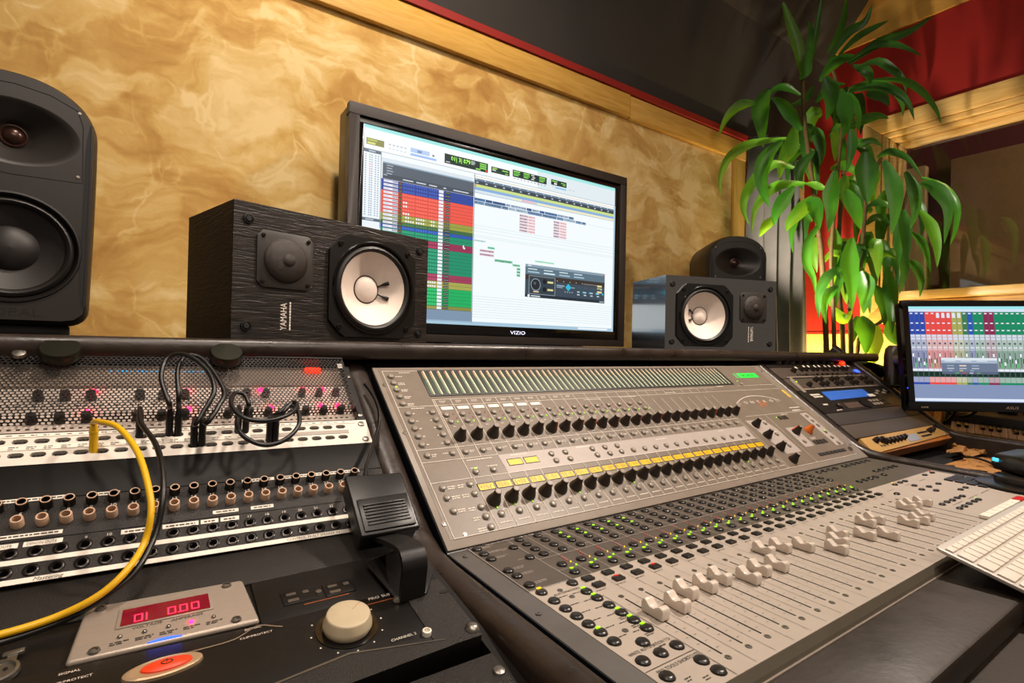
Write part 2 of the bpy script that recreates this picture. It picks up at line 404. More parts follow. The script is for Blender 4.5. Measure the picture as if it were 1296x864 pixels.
# right wall: red field with a window opening, wood above and below
wy0, wy1, wz0, wz1 = -1.4, 1.10, .30, 1.06
b = MB()
oe = .05
b.box(WX, WX+.12, wy1+oe, 1.75, .118, 1.63); b.box(WX, WX+.12, -2.0, wy0-oe, .118, 1.63)
b.box(WX, WX+.12, wy0-oe, wy1+oe, wz1+oe, 1.63); b.box(WX, WX+.12, wy0-oe, wy1+oe, .118, wz0-oe)
struct('wall_right', b, 'red_paint')
struct('trim_5', MB().box(WX-.012, WX+.12, -2.0, 1.75, 1.634, 2.9), 'plywood')
struct('trim_6', MB().box(WX-.006, WX+.12, -2.0, 1.75, FZ, .105), 'pine_side')
struct('trim_7', MB().box(WX-.004, WX+.02, -2.0, 1.75, .105, .118), 'red_strip')
win = struct('window_1', MB().box(WX+.075, WX+.083, wy0+.02, wy1-.02, wz0+.02, wz1-.02), 'glass')
def board_frame(nm, o0, o1, xa, xb, m='pine_side'):
    # four mitred boards round the opening; o0 outer, o1 inner distance from the glass edge
    Y0, Y1, Z0, Z1 = wy0, wy1, wz0, wz1
    top = [(Y0-o0, Z1+o0), (Y1+o0, Z1+o0), (Y1+o1, Z1+o1), (Y0-o1, Z1+o1)]
    left = [(Y1+o0, Z1+o0), (Y1+o0, Z0-o0), (Y1+o1, Z0-o1), (Y1+o1, Z1+o1)]
    bot = [(Y1+o0, Z0-o0), (Y0-o0, Z0-o0), (Y0-o1, Z0-o1), (Y1+o1, Z0-o1)]
    right = [(Y0-o0, Z0-o0), (Y0-o0, Z1+o0), (Y0-o1, Z1+o1), (Y0-o1, Z0-o1)]
    M = Matrix(((0, 0, 1, 0), (1, 0, 0, 0), (0, 1, 0, 0), (0, 0, 0, 1)))
    for q in (top, left, bot, right):
        part(nm, MB().prism(q, xa, xb, M), m, win, bevel=.003)
board_frame('frame_board', .145, .062, WX-.022, WX)
board_frame('frame_moulding', .060, .034, WX-.012, WX+.03)
board_frame('frame_step', .032, .012, WX+.004, WX+.06)
board_frame('frame_stop', .011, -.02, WX+.045, WX+.074)
part('window_sill', MB().box(WX-.05, WX+.075, wy0, wy1, wz0-.03, wz0+.01), 'pine_side', win, bevel=.004)
# the booth seen through the glass
struct('wall_booth', MB().box(4.30, 4.40, -2.4, 2.2, FZ, 2.2), 'booth_red')
struct('ceiling_booth', MB().box(WX+.12, 4.4, -2.4, 2.2, 2.2, 2.3), 'booth_red')
solo('acoustic_panel', MB().box(4.22, 4.28, -2.2, 1.22, -.8, 1.27), 'booth_cloth', 'large tan fabric acoustic panel in the booth behind the glass', 'acoustic panel', bevel=.01)
solo('acoustic_panel', MB().box(4.22, 4.28, 1.35, 1.95, -.8, 1.27), 'booth_cloth', 'narrow tan fabric panel in the booth, behind the plant beyond a dark red gap', 'acoustic panel', bevel=.01)
# pleated grey drape across the corner
pts = []; n = 90
xa, ya, xb, yb = 2.43, 1.50, 2.80, 1.40
for i in range(n+1):
    t = i/n; wv = .022*math.sin(t*2*PI*4.3+.6)+.007*math.sin(t*2*PI*9.5)
    pts.append((xa+(xb-xa)*t, ya+(yb-ya)*t-.01+wv))
v = []; zz = [FZ+.02, -.2, .3, .6, .85, 1.075]
for k, z in enumerate(zz):
    for i, (x, y) in enumerate(pts):
        t = i/n; lean = -.10*t*(z-.02)
        v.append((x+lean, y-.012*math.sin(k*1.3+t*5), z))
f = [(k*(n+1)+i, k*(n+1)+i+1, (k+1)*(n+1)+i+1, (k+1)*(n+1)+i) for k in range(len(zz)-1) for i in range(n)]
b = MB().add(v, f)
o = solo('drape', b, 'drape', 'dark grey pleated drape hanging in the corner beside the red wall', 'curtain', smooth=True)
o.modifiers.new('thick', 'SOLIDIFY').thickness = .004
# small clip lamp high on the plywood above the plant
e = thing('ceiling_lamp', 'small metal ceiling lamp cut by the top edge above the plant', 'lamp', (2.78, 1.16, 1.80))
part('lamp_plate', MB().box(-.05, .05, -.03, .03, .0, .012), 'steel', e, T(2.78, 1.16, 1.80), bevel=.003)
part('lamp_head', MB().lathe([(.03, 0), (.034, .02), (.03, .06), (.012, .075)], 16), 'steel', e, T(2.78, 1.16, 1.812), smooth=True)
# ---------------------------------------------------------------- the desk
desk = thing('studio_desk', 'large black studio desk with an overhead shelf carrying the speakers', 'desk', (.8, .8, FZ))
part('shelf_board', MB().box(-.75, 2.24, .885, 1.47, -.024, .002), 'black_laminate', desk)
b = MB(); arc = [(.885, .0025), (.872, .0025)]+[(.866-.010*math.sin(a), -.0125+.015*math.cos(a)) for a in [PI*k/8 for k in range(9)]]+[(.872, -.0275), (.885, -.0275)]
YZ = Matrix(((0, 0, 1, 0), (1, 0, 0, 0), (0, 1, 0, 0), (0, 0, 0, 1)))
part('shelf_nosing', MB().prism(arc, -.76, 2.245, YZ), 'desk_rail', desk, smooth=True)
def rail(x0, x1, path, r, nm='padded_rail', m='desk_rail', drop=.05):
    # a rounded rail: cross-section swept along a (y, z) path
    cs = [(x0, -drop), (x0, -r)]+[((x0+x1)/2-(x1-x0)/2*math.cos(a), -r+r*math.sin(a)) for a in [PI*k/8 for k in range(1, 8)]]+[(x1, -r), (x1, -drop)]
    P = [Vector((0, y, z)) for y, z in path]; vs = []; m_ = len(P)
    for i in range(m_):
        t = (P[min(i+1, m_-1)]-P[max(i-1, 0)]).normalized(); nn = Vector((0, t.z, -t.y))
        if nn.z < 0: nn = -nn
        for x, h in cs: vs.append(P[i]+Vector((x, 0, 0))+nn*h)
    k = len(cs); fs = [(i*k+j, i*k+j+1, (i+1)*k+j+1, (i+1)*k+j) for i in range(m_-1) for j in range(k-1)]
    fs += [tuple(range(k)), tuple((m_-1)*k+j for j in range(k-1, -1, -1))]
    return part(nm, MB().add(vs, fs), m, desk, smooth=True)
knee = [(.884, -.030), (.74, -.137), (.625, -.221), (.600, -.236), (.575, -.246), (.54, -.249), (.40, -.251), (.18, -.253), (-.35, -.257)]
rail(.257, .2965, knee, .012, drop=.09)
rail(1.458, 1.492, [(.884, -.022), (.74, -.129), (.625, -.213), (.60, -.229), (.575, -.238), (.54, -.243), (.40, -.247), (.25, -.249)], .010, drop=.09)
rail(2.055, 2.10, [(.93, .028), (.884, -.008), (.74, -.119), (.625, -.209), (.60, -.226), (.575, -.236), (.54, -.240), (.36, -.247), (.0, -.252)], .010, 'side_rail', drop=.10)
part('desktop', MB().box(.2975, 2.055, .1635, .2515, -.300, -.2712), 'desk_top', desk, bevel=.004)
part('keyboard_tray', MB().box(.2975, 2.055, -.35, .25, -.320, -.3005), 'desk_top', desk, bevel=.004)
part('well_floor', MB().box(1.47, 2.05, .254, 1.0, -.318, -.300), 'black_void', desk)
part('rack_well_back', MB().box(-.26, 2.09, .89, .905, -.60, -.035), 'black_void', desk)
part('side_panel', MB().box(2.062, 2.095, -.30, .90, FZ, -.30), 'black_laminate', desk)
part('side_panel', MB().box(.262, .292, -.30, .86, FZ, -.33), 'black_laminate', desk)
part('side_panel', MB().box(-.30, -.262, -.30, .90, FZ, -.33), 'black_laminate', desk)
part('back_panel', MB().box(-.76, 2.24, 1.44, 1.46, FZ, -.03), 'black_void', desk)
for x in (-.75, 2.205): part('shelf_upright', MB().box(x, x+.03, .92, 1.438, FZ, -.026), 'black_laminate', desk)
# rack strip along the left bay's right edge with its screws and slots
part('rack_strip', MB().box(.2445, .2565, -.005, .36, -.012, -.003), 'black_metal', desk, FU)
part('rack_strip', MB().box(.247, .2565, -.60, .0, -.014, -.004), 'black_metal', desk, FR)
# ---------------------------------------------------------------- mixing console
mat('console_grey', '#72665a', .42, var=.10, scale=30, bump=.05, bscale=700)
mat('console_edge', '#877b6f', .38, var=.10, scale=30)
mat('console_dark', '#544c44', .42, var=.10, scale=30, bump=.05, bscale=700)
mat('console_light', '#b0a498', .45, var=.05, scale=30)
mat('console_lilac', '#a79c95', .45, var=.05, scale=40)
mat('console_margin', '#5e5a57', .40, var=.10, scale=30)
mat('console_lip', '#5a5347', .38, var=.1, scale=30)
mat('console_side', '#14181f', .30, var=.2, scale=30)
mat('button_grey', '#8d8377', .30, var=.1, scale=300)
mat('button_dark', '#221f1d', .30, var=.1, scale=300)
mat('knob_black', '#2a211b', .32, var=.2, scale=200)
mat('knob_top', '#8c8074', .4)
mat('knob_orange', '#e0701c', .45)
mat('pointer', '#f0641e', .5)
mat('fader_white', '#dacdc0', .22, var=.03, scale=200, coat=.6)
mat('slot_black', '#070606', .7)
mat('meter_glass', '#4a5048', .25, coat=.2)
mat('meter_bar', '#c9c7b4', .5, var=.2, scale=300)
mat('meter_dark', '#2b2f2b', .5)
mat('meter_green', '#6f8a6a', .5, var=.2, scale=300)
mat('meter_amber', '#a88f58', .5, var=.2, scale=300)
mat('meter_red', '#b06a5a', .5)
mat('lcd_amber', '#d0a80e', .4, emit='#e0a800', es=.32)
mat('lcd_digit', '#2e2202', .5)
mat('lcd_green', '#20d040', .4, emit='#22d83a', es=.8)
mat('lcd_frame', '#2a2622', .5)
mat('orange_print', '#b0602c', .6)
con = thing('mixing_console', 'wide grey mixing console with rows of knobs and white faders', 'mixing console', (.877, .55, -.285))
X0, X1 = .2995, 1.455
body = [(.2480, -.284), (.2480, -.2595), (.5730, -.2560), (.8630, -.0425), (.8630, -.284)]
part('console_body', MB().prism(body, X0, X1, YZ), 'console_side', con)
part('upper_panel', MB().box(X0+.001, X1-.001, -.0125, .346, -.004, -.0002), 'console_edge', con, FU, bevel=.0015)
part('control_panel', MB().box(.309, 1.424, .0005, .341, -.002, .0002), 'console_grey', con, FU)
part('lower_panel', MB().box(X0+.001, X1-.001, -.018, .3155, -.004, -.0003), 'console_margin', con, FL, bevel=.0008)
part('assign_panel', MB().box(.3275, 1.452, .180, .3155, -.002, .0002), 'console_dark', con, FL)
part('fader_panel', MB().box(.3275, 1.434, -.0185, .180, -.002, .0003), 'console_light', con, FL)
part('lip_highlight', MB().box(X0+.0005, X1-.0005, .2365, .2384, -.2711, -.2698), 'console_edge', con)  # pale strip coloured to stand for the highlight along the lip's foot
part('front_lip', MB().prism([(.2385, -.2710), (.2385, -.2700), (.2395, -.2665), (.2440, -.2588), (.2500, -.2600), (.2500, -.2710)], X0+.0005, X1-.0005, YZ), 'console_lip', con)
# light coloured sections
lt = MB()
lt.prism([(.443, .0895), (1.100, .0895), (1.105, .127), (.4425, .127)], .0003, .0006)
lt.prism([(1.127, .142), (1.195, .142), (1.212, .108), (1.212, .036), (1.150, .036)], .0003, .0006)
lt.prism([(1.244, .045), (1.284, .045), (1.289, .107), (1.246, .107)], .0003, .0006)
lt.prism([(1.374, .035), (1.414, .035), (1.411, .148), (1.376, .148)], .0003, .0006)
part('section_plate', lt, 'console_lilac', con, FU)
# ruled lines
ln = MB(); h = .00045
def hl(m, x0, x1, y, z=.0008, t=h): m.quad(x0, x1, y-t, y+t, z)
def vl(m, x, y0, y1, z=.0008, t=h): m.quad(x-t, x+t, y0, y1, z)
hl(ln, .3145, 1.418, .0012); vl(ln, .3145, .0012, .3345); hl(ln, .3145, .3785, .3345); vl(ln, 1.418, .0012, .335)
hl(ln, .3145, 1.418, .2445); hl(ln, .3785, 1.144, .259); hl(ln, .3145, 1.105, .152); hl(ln, .3145, .4425, .128); hl(ln, .3145, 1.105, .0905)
hl(ln, 1.144, 1.418, .155); vl(ln, 1.110, .0012, .155); vl(ln, 1.225, .0012, .155); hl(ln, 1.245, 1.418, .262)
vl(ln, .3795, .091, .259)
for i in range(25):
    x = .3825+.03*i; vl(ln, x, .0012, .0905); vl(ln, x, .128, .152); vl(ln, x, .152, .259 if i <= 16 else .232)
    if i > 16: vl(ln, x, .2445, .259)
part('panel_lines', ln, 'silk_white', con, FU, kind='stuff')
ln = MB()
vl(ln, .3275, .18, .3155); hl(ln, .3275, .386, .18)
for i in range(25):
    x = .386+.03*i; vl(ln, x, .18, .3155)
hl(ln, .386, 1.106, .240); hl(ln, .386, 1.106, .2035, t=.0003)
part('panel_lines', ln, 'console_lilac', con, FL, kind='stuff')
ln = MB()
vl(ln, .3895, -.018, .135, t=.0003); hl(ln, .328, .389, .0225, t=.0003)
for i in range(24):
    x = .4194+.03*i; vl(ln, x, -.016, .165, t=.0002)
    for k in range(9): hl(ln, .397+.03*i, .4005+.03*i, .014+.0115*k, t=.0002); hl(ln, .4085+.03*i, .412+.03*i, .014+.0115*k, t=.0002)
part('panel_lines', ln, 'ink', con, FL, kind='stuff')
# repeated controls: collect first, then the biggest in view become parts and the rest one joined part
def dist(M): return (FX.dot(M.translation))
def scatter(nm, me, spots, limit=300):
    spots = sorted(spots, key=dist)
    for M in spots[:limit]: part(nm, me, None, con, M)
    if len(spots) > limit:
        b = MB(); vv = [v.co.copy() for v in me.vertices]; ff = [tuple(p.vertices) for p in me.polygons]
        for M in spots[limit:]: b.add([M @ v for v in vv], ff)
        part(nm, b, me.materials[0], con, I4, kind='stuff', smooth=True)
def premat(me, *ms):
    for m in ms: me.materials.append(MATS[m] if isinstance(m, str) else m)
    return me
dome = lambda r, z: [(r*1.12, 0), (r*1.12, z*.12), (r, z*.14), (r, z*.6), (r*.86, z*.86), (r*.5, z*.98), (r*.1, z)]
btn_u = premat(MB().lathe(dome(.0048, .0038), 12).mesh('round_button', smooth=True), 'button_grey')
btn_l = premat(MB().lathe(dome(.0061, .0030), 14).mesh('dark_button', smooth=True), 'button_dark')
P = []
for s in (.320, .303, .286, .269, .252): P.append((.3255, s))
for s in (.229, .212, .1955, .179, .162): P += [(.327, s), (.3685, s)]
P += [(.328, .1405), (.3685, .1405), (.391, .100), (.421, .100), (.329, .080), (.329, .063), (.330, .041)]
for s in (.080, .063, .040, .024, .007): P.append((.372, s))
for i in range(24): P += [(.391+.0302*i, .140), (.3965+.0302*i, .0238)]
for i in range(16): P += [(.390+.0302*i, .221), (.3925+.0302*i, .2055)]
for x in (.541, .571, .632, .662): P += [(x, .116), (x+.001, .101)]
for i in range(14): P.append((.692+.0302*i, .1015))
P += [(1.189, .128), (1.188, .092), (1.188, .056), (1.262, .060)]
for s in (.136, .119, .102, .079, .060, .041): P.append((1.394, s))
P += [(1.270, .267), (.692, .116)]
UB = list(P)
scatter('round_button', btn_u, [FU @ T(x, s, .0002) for x, s in P])
P = []
for x, s in ((.337, .304), (.337, .287), (.337, .270), (.380, .286), (.380, .251), (.337, .233), (.338, .217), (.337, .192)): P.append((x, s))
for i in range(25):
    for s in (.303, .286, .268, .2505): P.append((.401+.0302*i, s))
for i in range(24):
    for s in (.215, .192): P.append((.401+.0302*i, s))
for s in (.172, .151, .133, .1165, .100, .084, .067): P.append((.338, s))
for s in (.172, .149, .133, .116, .099, .083, .067): P.append((.380, s))
P += [(.359, .053), (.360, .034), (.381, .034), (.338, .034), (.339, .010), (.381, .009), (.381, -.007)]
for x in (1.175, 1.2, 1.225, 1.25, 1.29, 1.31, 1.335, 1.36, 1.385, 1.41): P += [(x, .296), (x-.006, .215 if x < 1.3 else .238)]
scatter('dark_button', btn_l, [FL @ T(x, s, .0002) for x, s in P])
btn_s = premat(MB().lathe(dome(.0074, .0028), 12, None, 1.0, .62).mesh('oval_button', smooth=True), 'button_dark')
P = [(1.209, .168), (1.237, .169), (1.261, .169), (1.134, .138), (1.236, .145), (1.215, .126), (1.254, .127), (1.232, .109), (1.300, .126), (1.365, .169), (1.406, .169), (1.285, .087), (1.314, .087), (1.129, .069), (1.155, .070), (1.178, .069), (1.206, .070), (1.229, .069), (1.128, .045), (1.152, .045), (1.179, .046), (1.206, .046), (1.228, .046)]
for x, s in P: part('oval_button', btn_s, None, con, FL @ T(x, s, .0003))
rg = MB()
for x, s in UB: rg.lathe([(.0061, 0), (.0059, .0004), (.0054, .0004)], 12, FU @ T(x, s, .0003), caps=False)
part('button_ring', rg, 'lcd_frame', con, I4, kind='stuff')
sq = premat(MB().box(-.0068, .0068, -.0048, .0048, 0, .0028).mesh('square_button', bevel=.0008), 'button_dark')
for i in range(24):
    for s in (.1705, .1535): part('square_button', sq, None, con, FL @ T(.4015+.0302*i, s, .0003))
# knobs: skirted cones with a pale cap and an orange pointer
kb = MB().lathe([(.0104, 0), (.0104, .0024), (.0088, .0068), (.0062, .0130), (.0050, .0195), (.0046, .0205)], 14).mesh('rotary_knob', smooth=True, auto=50)
premat(kb, 'knob_black')
cap = premat(MB().lathe([(.0046, 0), (.0046, .0006), (.0036, .0010)], 12).mesh('knob_cap'), 'knob_top')
ptr = premat(MB().box(-.0007, .0007, .0046, .0088, .0, .0150).mesh('knob_pointer'), 'pointer')
pm = MB().add([(-.0010, .0098, .0026), (.0010, .0098, .0026), (.0010, .0050, .0190), (-.0010, .0050, .0190), (-.0010, .0107, .003), (.0010, .0107, .003), (.0010, .0058, .0195), (-.0010, .0058, .0195)], [(0, 1, 2, 3), (7, 6, 5, 4), (0, 4, 5, 1), (1, 5, 6, 2), (2, 6, 7, 3), (3, 7, 4, 0)])
ptr = premat(pm.mesh('knob_pointer'), 'pointer')
def knob(M, body=kb, orange=True):
    k = part('rotary_knob', body, None, con, M)
    part('knob_cap', cap, None, k, M @ T(0, 0, .0205))
    if orange: part('knob_pointer', ptr, None, k, M)
random.seed(3)
for i in range(25): knob(FU @ T(.394+.0302*i, .171, .0002) @ RZ(random.uniform(-2.5, -1.2)), orange=i > 5)
for i in range(24): knob(FU @ T(.395+.0302*i, .0465, .0002) @ RZ(random.uniform(-1, 1)), orange=False)
for s in (.126, .091, .054, .018): knob(FU @ T(1.146, s, .0005) @ RZ(.3), orange=False)
knob(FU @ T(1.268, .090, .0005) @ RZ(.8))
ok = kb.copy(); ok.name = 'orange_knob'; ok.materials.clear(); ok.materials.append(MATS['knob_orange'])
o = part('rotary_knob', ok, None, con, FU @ T(1.325, .089, .0005), label='orange knob'); part('knob_cap', cap, None, o, FU @ T(1.325, .089, .021))
# fader slots, end screws and caps
FS = [.066, .064, .077, .075, .078, .062, .067, .063, .0965, .0915, .0775, .0505, .062, .076, .0537, .0365, .077, .077, .043, .040, .043, .077, .078, .074]
sl = premat(MB().box(-.0009, .0009, 0, .111, -.002, .0002).mesh('fader_slot'), 'slot_black')
scr = premat(MB().lathe([(.0032, 0), (.003, .0006), (.0012, .0007), (.0011, .0003)], 10).mesh('screw', smooth=False), 'steel')
pr_ = [(0, .0008), (.0265, .0008), (.0268, .0100), (.0260, .0120), (.0218, .0128), (.0185, .0110), (.0152, .0090), (.0118, .0088), (.0085, .0110), (.0058, .0136), (.0035, .0142), (.0015, .0130), (.0003, .0100)]
M_ = Matrix(((0, 0, 1, 0), (-1, 0, 0, .026), (0, 1, 0, 0), (0, 0, 0, 1)))
cap_me = premat(MB().prism([(a, b_) for a, b_ in pr_], -.0054, .0054, M_).mesh('fader_cap', bevel=.0009, segs=2), 'fader_white')
for i in range(24):
    x = .4044+.03*i
    part('fader_slot', sl, None, con, FL @ T(x, .006, .0004))
    for s in (0, .123): part('screw', scr, None, con, FL @ T(x, s, .0003))
    part('fader_cap', cap_me, None, con, FL @ T(x+.0005, FS[i], .0004))
for x, s in ((.309, .025), (.331, .005), (.309, .19), (.309, .30), (1.436, .03), (1.436, .32)): part('screw', scr, None, con, FU @ T(x, s, .0003))
for x, s in ((.314, .293), (.352, .3115), (.310, .140), (.358, .166), (.360, .149), (.360, .075)): part('screw', scr, None, con, FL @ T(x, s, .0004))
part('headphone_jack', MB().lathe([(.006, 0), (.006, .003), (.0035, .0035), (.0035, .001)], 14), 'steel', con, FU @ T(1.412, .018, .0003), smooth=True)
# meter bridge window with bars
mw = part('meter_window', MB().box(.3785, 1.238, .267, .3355, -.001, .0016), 'meter_dark', con, FU, bevel=.0008)
md, ml, mg, ma, mr = MB(), MB(), MB(), MB(), MB()
for i in range(58):
    x = .388+.01465*i
    md.quad(x-.0052, x+.0052, .2705, .3325, .0018)
    ml.quad(x-.0012, x+.0012, .2705, .3325, .0021)
    for k in range(12): md.quad(x+.0016, x+.0046, .2722+.0047*k, .2752+.0047*k, .0021)
    for k in range(9): mg.quad(x-.0046, x-.0016, .2715+.0045*k, .2752+.0045*k, .0021)
    for k in range(3): ma.quad(x-.0046, x-.0016, .3125+.0045*k, .3162+.0045*k, .0021)
    mr.quad(x-.0046, x-.0016, .3265, .3305, .0021)
part('meter_strip', md, 'meter_glass', mw, FU, kind='stuff'); part('meter_scale', ml, 'meter_bar', mw, FU, kind='stuff')
part('meter_segment', mg, 'meter_green', mw, FU, kind='stuff'); part('meter_segment', ma, 'meter_amber', mw, FU, kind='stuff'); part('meter_segment', mr, 'meter_red', mw, FU, kind='stuff')
# amber channel displays
dsp = premat(MB().box(-.0125, .0125, -.0052, .0052, 0, .0008).mesh('channel_display'), 'lcd_amber')
frm = premat(MB().box(-.0136, .0136, -.0062, .0072, 0, .0005).mesh('display_frame'), 'lcd_frame')
random.seed(5)
def digits(x, s, n=4, hh=.0064):
    d = MB()
    for k in range(n):
        cx = x-.0105+k*.0052; q = random.choice(['1110111', '0010010', '1011101', '1111011', '0111010', '1101111', '1111111'])
        sg = [(0, .003, .0062, .0068), (0, .0006, .0034, .0066), (.0024, .003, .0034, .0066), (0, .003, .0031, .0037), (0, .0006, .0002, .0034), (.0024, .003, .0002, .0034), (0, .003, 0, .0006)]
        for ch, (a, b_, c_, d_) in zip(q, sg):
            if ch == '1': d.quad(cx+a, cx+b_, s-.0034+c_, s-.0034+d_, .0012)
    return d
for i in range(24):
    x = .3955+.0302*i; M = FU @ T(x, .072, .0003)
    o = part('channel_display', dsp, None, con, M); part('display_frame', frm, None, o, M); part('display_digits', digits(x, .072), 'lcd_digit', o, FU)
for x in (.4655, .4970):
    M = FU @ T(x, .1092, .0006); o = part('channel_display', dsp, None, con, M); part('display_frame', frm, None, o, M); part('display_digits', digits(x, .1092), 'lcd_digit', o, FU)
gd = part('counter_display', MB().box(1.283, 1.386, .293, .311, 0, .0012), 'lcd_green', con, FU, label='small bright green counter display')
part('display_digits', MB().quad(1.2835, 1.300, .2935, .3105, .0014), 'meter_green', gd, FU)
text('18|1|838', .014, 'meter_dark', gd, FU @ T(1.305, .2968, .0016), name='display_digits', sx=1.3)
# scribble strips
st = MB()
for i in range(7): st.box(.3875+.0302*i, .4085+.0302*i, .2335, .2405, 0, .0006)
part('scribble_strip', st, 'label_white', con, FU @ T(0, 0, .0003), kind='stuff')
part('yellow_sticker', MB().box(1.417, 1.431, .208, .238, .0003, .0008), 'led_yellow_s' if 'led_yellow_s' in MATS else mat('led_yellow_s', '#c8a838', .6), con, FU, label='small yellow sticker')
# tiny lights
lg, lr, ly = MB(), MB(), MB()
def led(m, x, s, M, r=.0014):
    m.lathe([(r, 0), (r, .0012), (r*.5, .0018)], 8, M @ T(x, s, .0003))
for i in range(16): led(lg, .404+.0302*i, .2042, FU); led(lr, .4035+.0302*i, .2225, FU, .0008); led(lr, .4055+.0302*i, .2125, FU, .0007)
for i in range(24):
    led(lg, .4152+.0302*i, .2055, FL)
    for k in range(4): led(lr, .4143-.0006*k+.0302*i, .2350-.0048*k, FL, .00045)
    led(ly, .4150+.0302*i, .2155, FL, .0008)
rng = random.Random(2)
for i in range(24): lg.box(.3985+.0302*i, .4025+.0302*i, .1955, .1985, .0031, .0038, FL)
for i in range(2, 8):
    if i % 2 == 0 or i in (3, 5): lg.box(.3985+.0302*i, .4025+.0302*i, .2725, .275, .0031, .0038, FL); lg.box(.3985+.0302*i, .4025+.0302*i, .2895, .292, .0031, .0038, FL)
for s in (.149, .133, .099, .083, .067): lg.box(.3765, .3815, s+.0035, s+.006, .0031, .0038, FL)
lg.box(.3355, .3405, .0865, .089, .0031, .0038, FL); lg.box(1.3875, 1.3915, .0805, .083, .0035, .0042, FU); lg.box(.3235, .3275, .289, .291, .0036, .0042, FU); lg.box(.389, .393, .1035, .1052, .0036, .0042, FU); lg.box(1.2255, 1.2295, .049, .051, .0031, .0038, FL)
for i in (0, 1, 2, 5, 9, 20): led(lg, .395+.0302*i, .0345, FU, .0011)
led(lg, 1.2585, .142, FU); led(lg, 1.2655, .2795, FU)
ly.box(.3355, .3405, .1755, .178, .0031, .0038, FL); ly.box(1.2055, 1.2095, .171, .173, .0031, .0038, FL)
for i in (1, 3): lr.box(.4105-.012+.0302*i, .4155-.012+.0302*i, .1555, .158, .0032, .0037, FL)
lr.box(1.403, 1.410, .1715, .1735, .0031, .0038, FL)
part('indicator_light', lg, 'led_green', con, I4, kind='stuff'); part('indicator_light', lr, mat('led_small_red', '#e0281c', .4, emit='#e02010', es=.25), con, I4, kind='stuff'); part('indicator_light', ly, 'led_yellow', con, I4, kind='stuff')
# jog buttons block and function key rows at the right end
jb = MB()
for r_ in range(4):
    for c_ in range(5): jb.box(1.350+.0155*c_, 1.3635+.0155*c_, .064+.018*r_, .078+.018*r_, 0, .003)
part('numeric_key', jb, 'button_dark', con, FL @ T(0, 0, .0003), kind='stuff')
mk = MB()
for k in range(7): mk.box(1.262+.0185*k, 1.276+.0185*k, .0145, .0225, 0, .0015)
for k in range(4): mk.box(1.296+.0155*k, 1.307+.0155*k, .047, .059, 0, .0015)
for k in range(3): mk.box(1.266+.014*k, 1.275+.014*k, .134, .145, 0, .0015)
part('small_key', mk, 'lcd_frame', con, FU @ T(0, 0, .0003), kind='stuff')
# silk-screened words
def words(m, x, s, w_, n=1, hh=.0016, gap=.0034, z=.0007):
    rr = random.Random(int(x*9999+s*777))
    for k in range(n):
        xx = x; end = x+w_*(1 if k == 0 else rr.uniform(.6, 1))
        while xx < end-.001:
            l = min(rr.uniform(.002, .0055), end-xx); m.quad(xx, xx+l, s-k*gap-hh/2, s-k*gap+hh/2, z); xx += l+.0009
lw = MB()
for s in (.320, .303, .286, .269, .252): words(lw, .3335, s, .012, 1 if s > .31 else 2)
for s in (.229, .212, .1955, .179, .162): words(lw, .3345, s, .004); words(lw, .3585, s, .004)
for s in (.080, .063, .041): words(lw, .336, s+.001, .013, 2)
for s in (.080, .063, .040, .024, .007): words(lw, .352, s+.001, .012, 2)
words(lw, .343, .330, .020); words(lw, .336, .2405, .024); words(lw, .3855, .1235, .045); words(lw, .385, .108, .013); words(lw, .414, .108, .018); words(lw, .463, .1235, .032)
words(lw, .335, .1415, .008, 2); words(lw, .353, .1415, .009)
for i in range(24):
    words(lw, .398+.0302*i, .1425, .010, 2, .0011, .0026); words(lw, .388+.0302*i, .0105, .020); words(lw, .402+.0302*i, .0305, .006, 1, .001)
    words(lw, .392+.0302*i, .1585, .006, 1, .001); vl(lw, .4085+.0302*i, .018, .029, .0007, .0003)
for i in range(10): words(lw, .390+.0302*i, .2545, .012, 2, .0013, .003)
for i in range(16): words(lw, .392+.0302*i, .1945, .006, 1, .001); words(lw, .386+.0302*i, .213, .004, 1, .0008)
words(lw, .70, .240, .045); words(lw, .80, .2425, .05); words(lw, .95, .249, .035); words(lw, 1.29, .150, .03); words(lw, 1.36, .170, .05, 2, .003, .010); words(lw, 1.155, .2625, .03)
for s in (.126, .091, .054): words(lw, 1.19, s+.010, .012)
words(lw, 1.30, .068, .025, 2); words(lw, .60, .1235, .03); words(lw, .80, .120, .03); words(lw, 1.0, .122, .02)
part('panel_legend', lw, 'silk_white', con, FU, kind='stuff')
lw = MB()
for s in (.304, .287, .270): words(lw, .3445, s+.002, .018, 2, .0012, .003)
for s in (.233, .217, .192): words(lw, .3455, s+.003, .016, 2, .0012, .003)
words(lw, .362, .288, .010, 2, .0012, .003); words(lw, .364, .252, .010, 1, .0012)
for i in range(24): words(lw, .409+.0302*i, .304, .008, 1, .001); words(lw, .409+.0302*i, .251, .007, 1, .001)
part('panel_legend', lw, 'console_lilac', con, FL, kind='stuff')
lw = MB()
for s in (.151, .133, .1165, .100, .084, .067): words(lw, .347, s+.003, .011, 1, .0011); words(lw, .364, s+.002, .009, 1, .0011)
for s in (.099, .083, .067): words(lw, .388-.018, s-.006, .012, 2, .001, .0026)
words(lw, .390-.042, .0005, .008, 2, .0011, .0028); words(lw, .362, -.006, .007, 2, .0011, .0028); words(lw, .366, .041, .01)
for x in (1.14, 1.22, 1.29): words(lw, x, .058, .05, 1, .001); words(lw, x, .155, .03, 1, .001)
for i in range(24): words(lw, .390+.0302*i, .1445, .014, 1, .0009)
part('panel_legend', lw, 'ink', con, FL, kind='stuff')
text('AUTOMATION', .0052, 'ink', con, FL @ T(.345, .1585, .0007)); text('WRITE AUTOMATION TO:', .0056, 'ink', con, FL @ T(.3335, .0435, .0007), sx=.78)
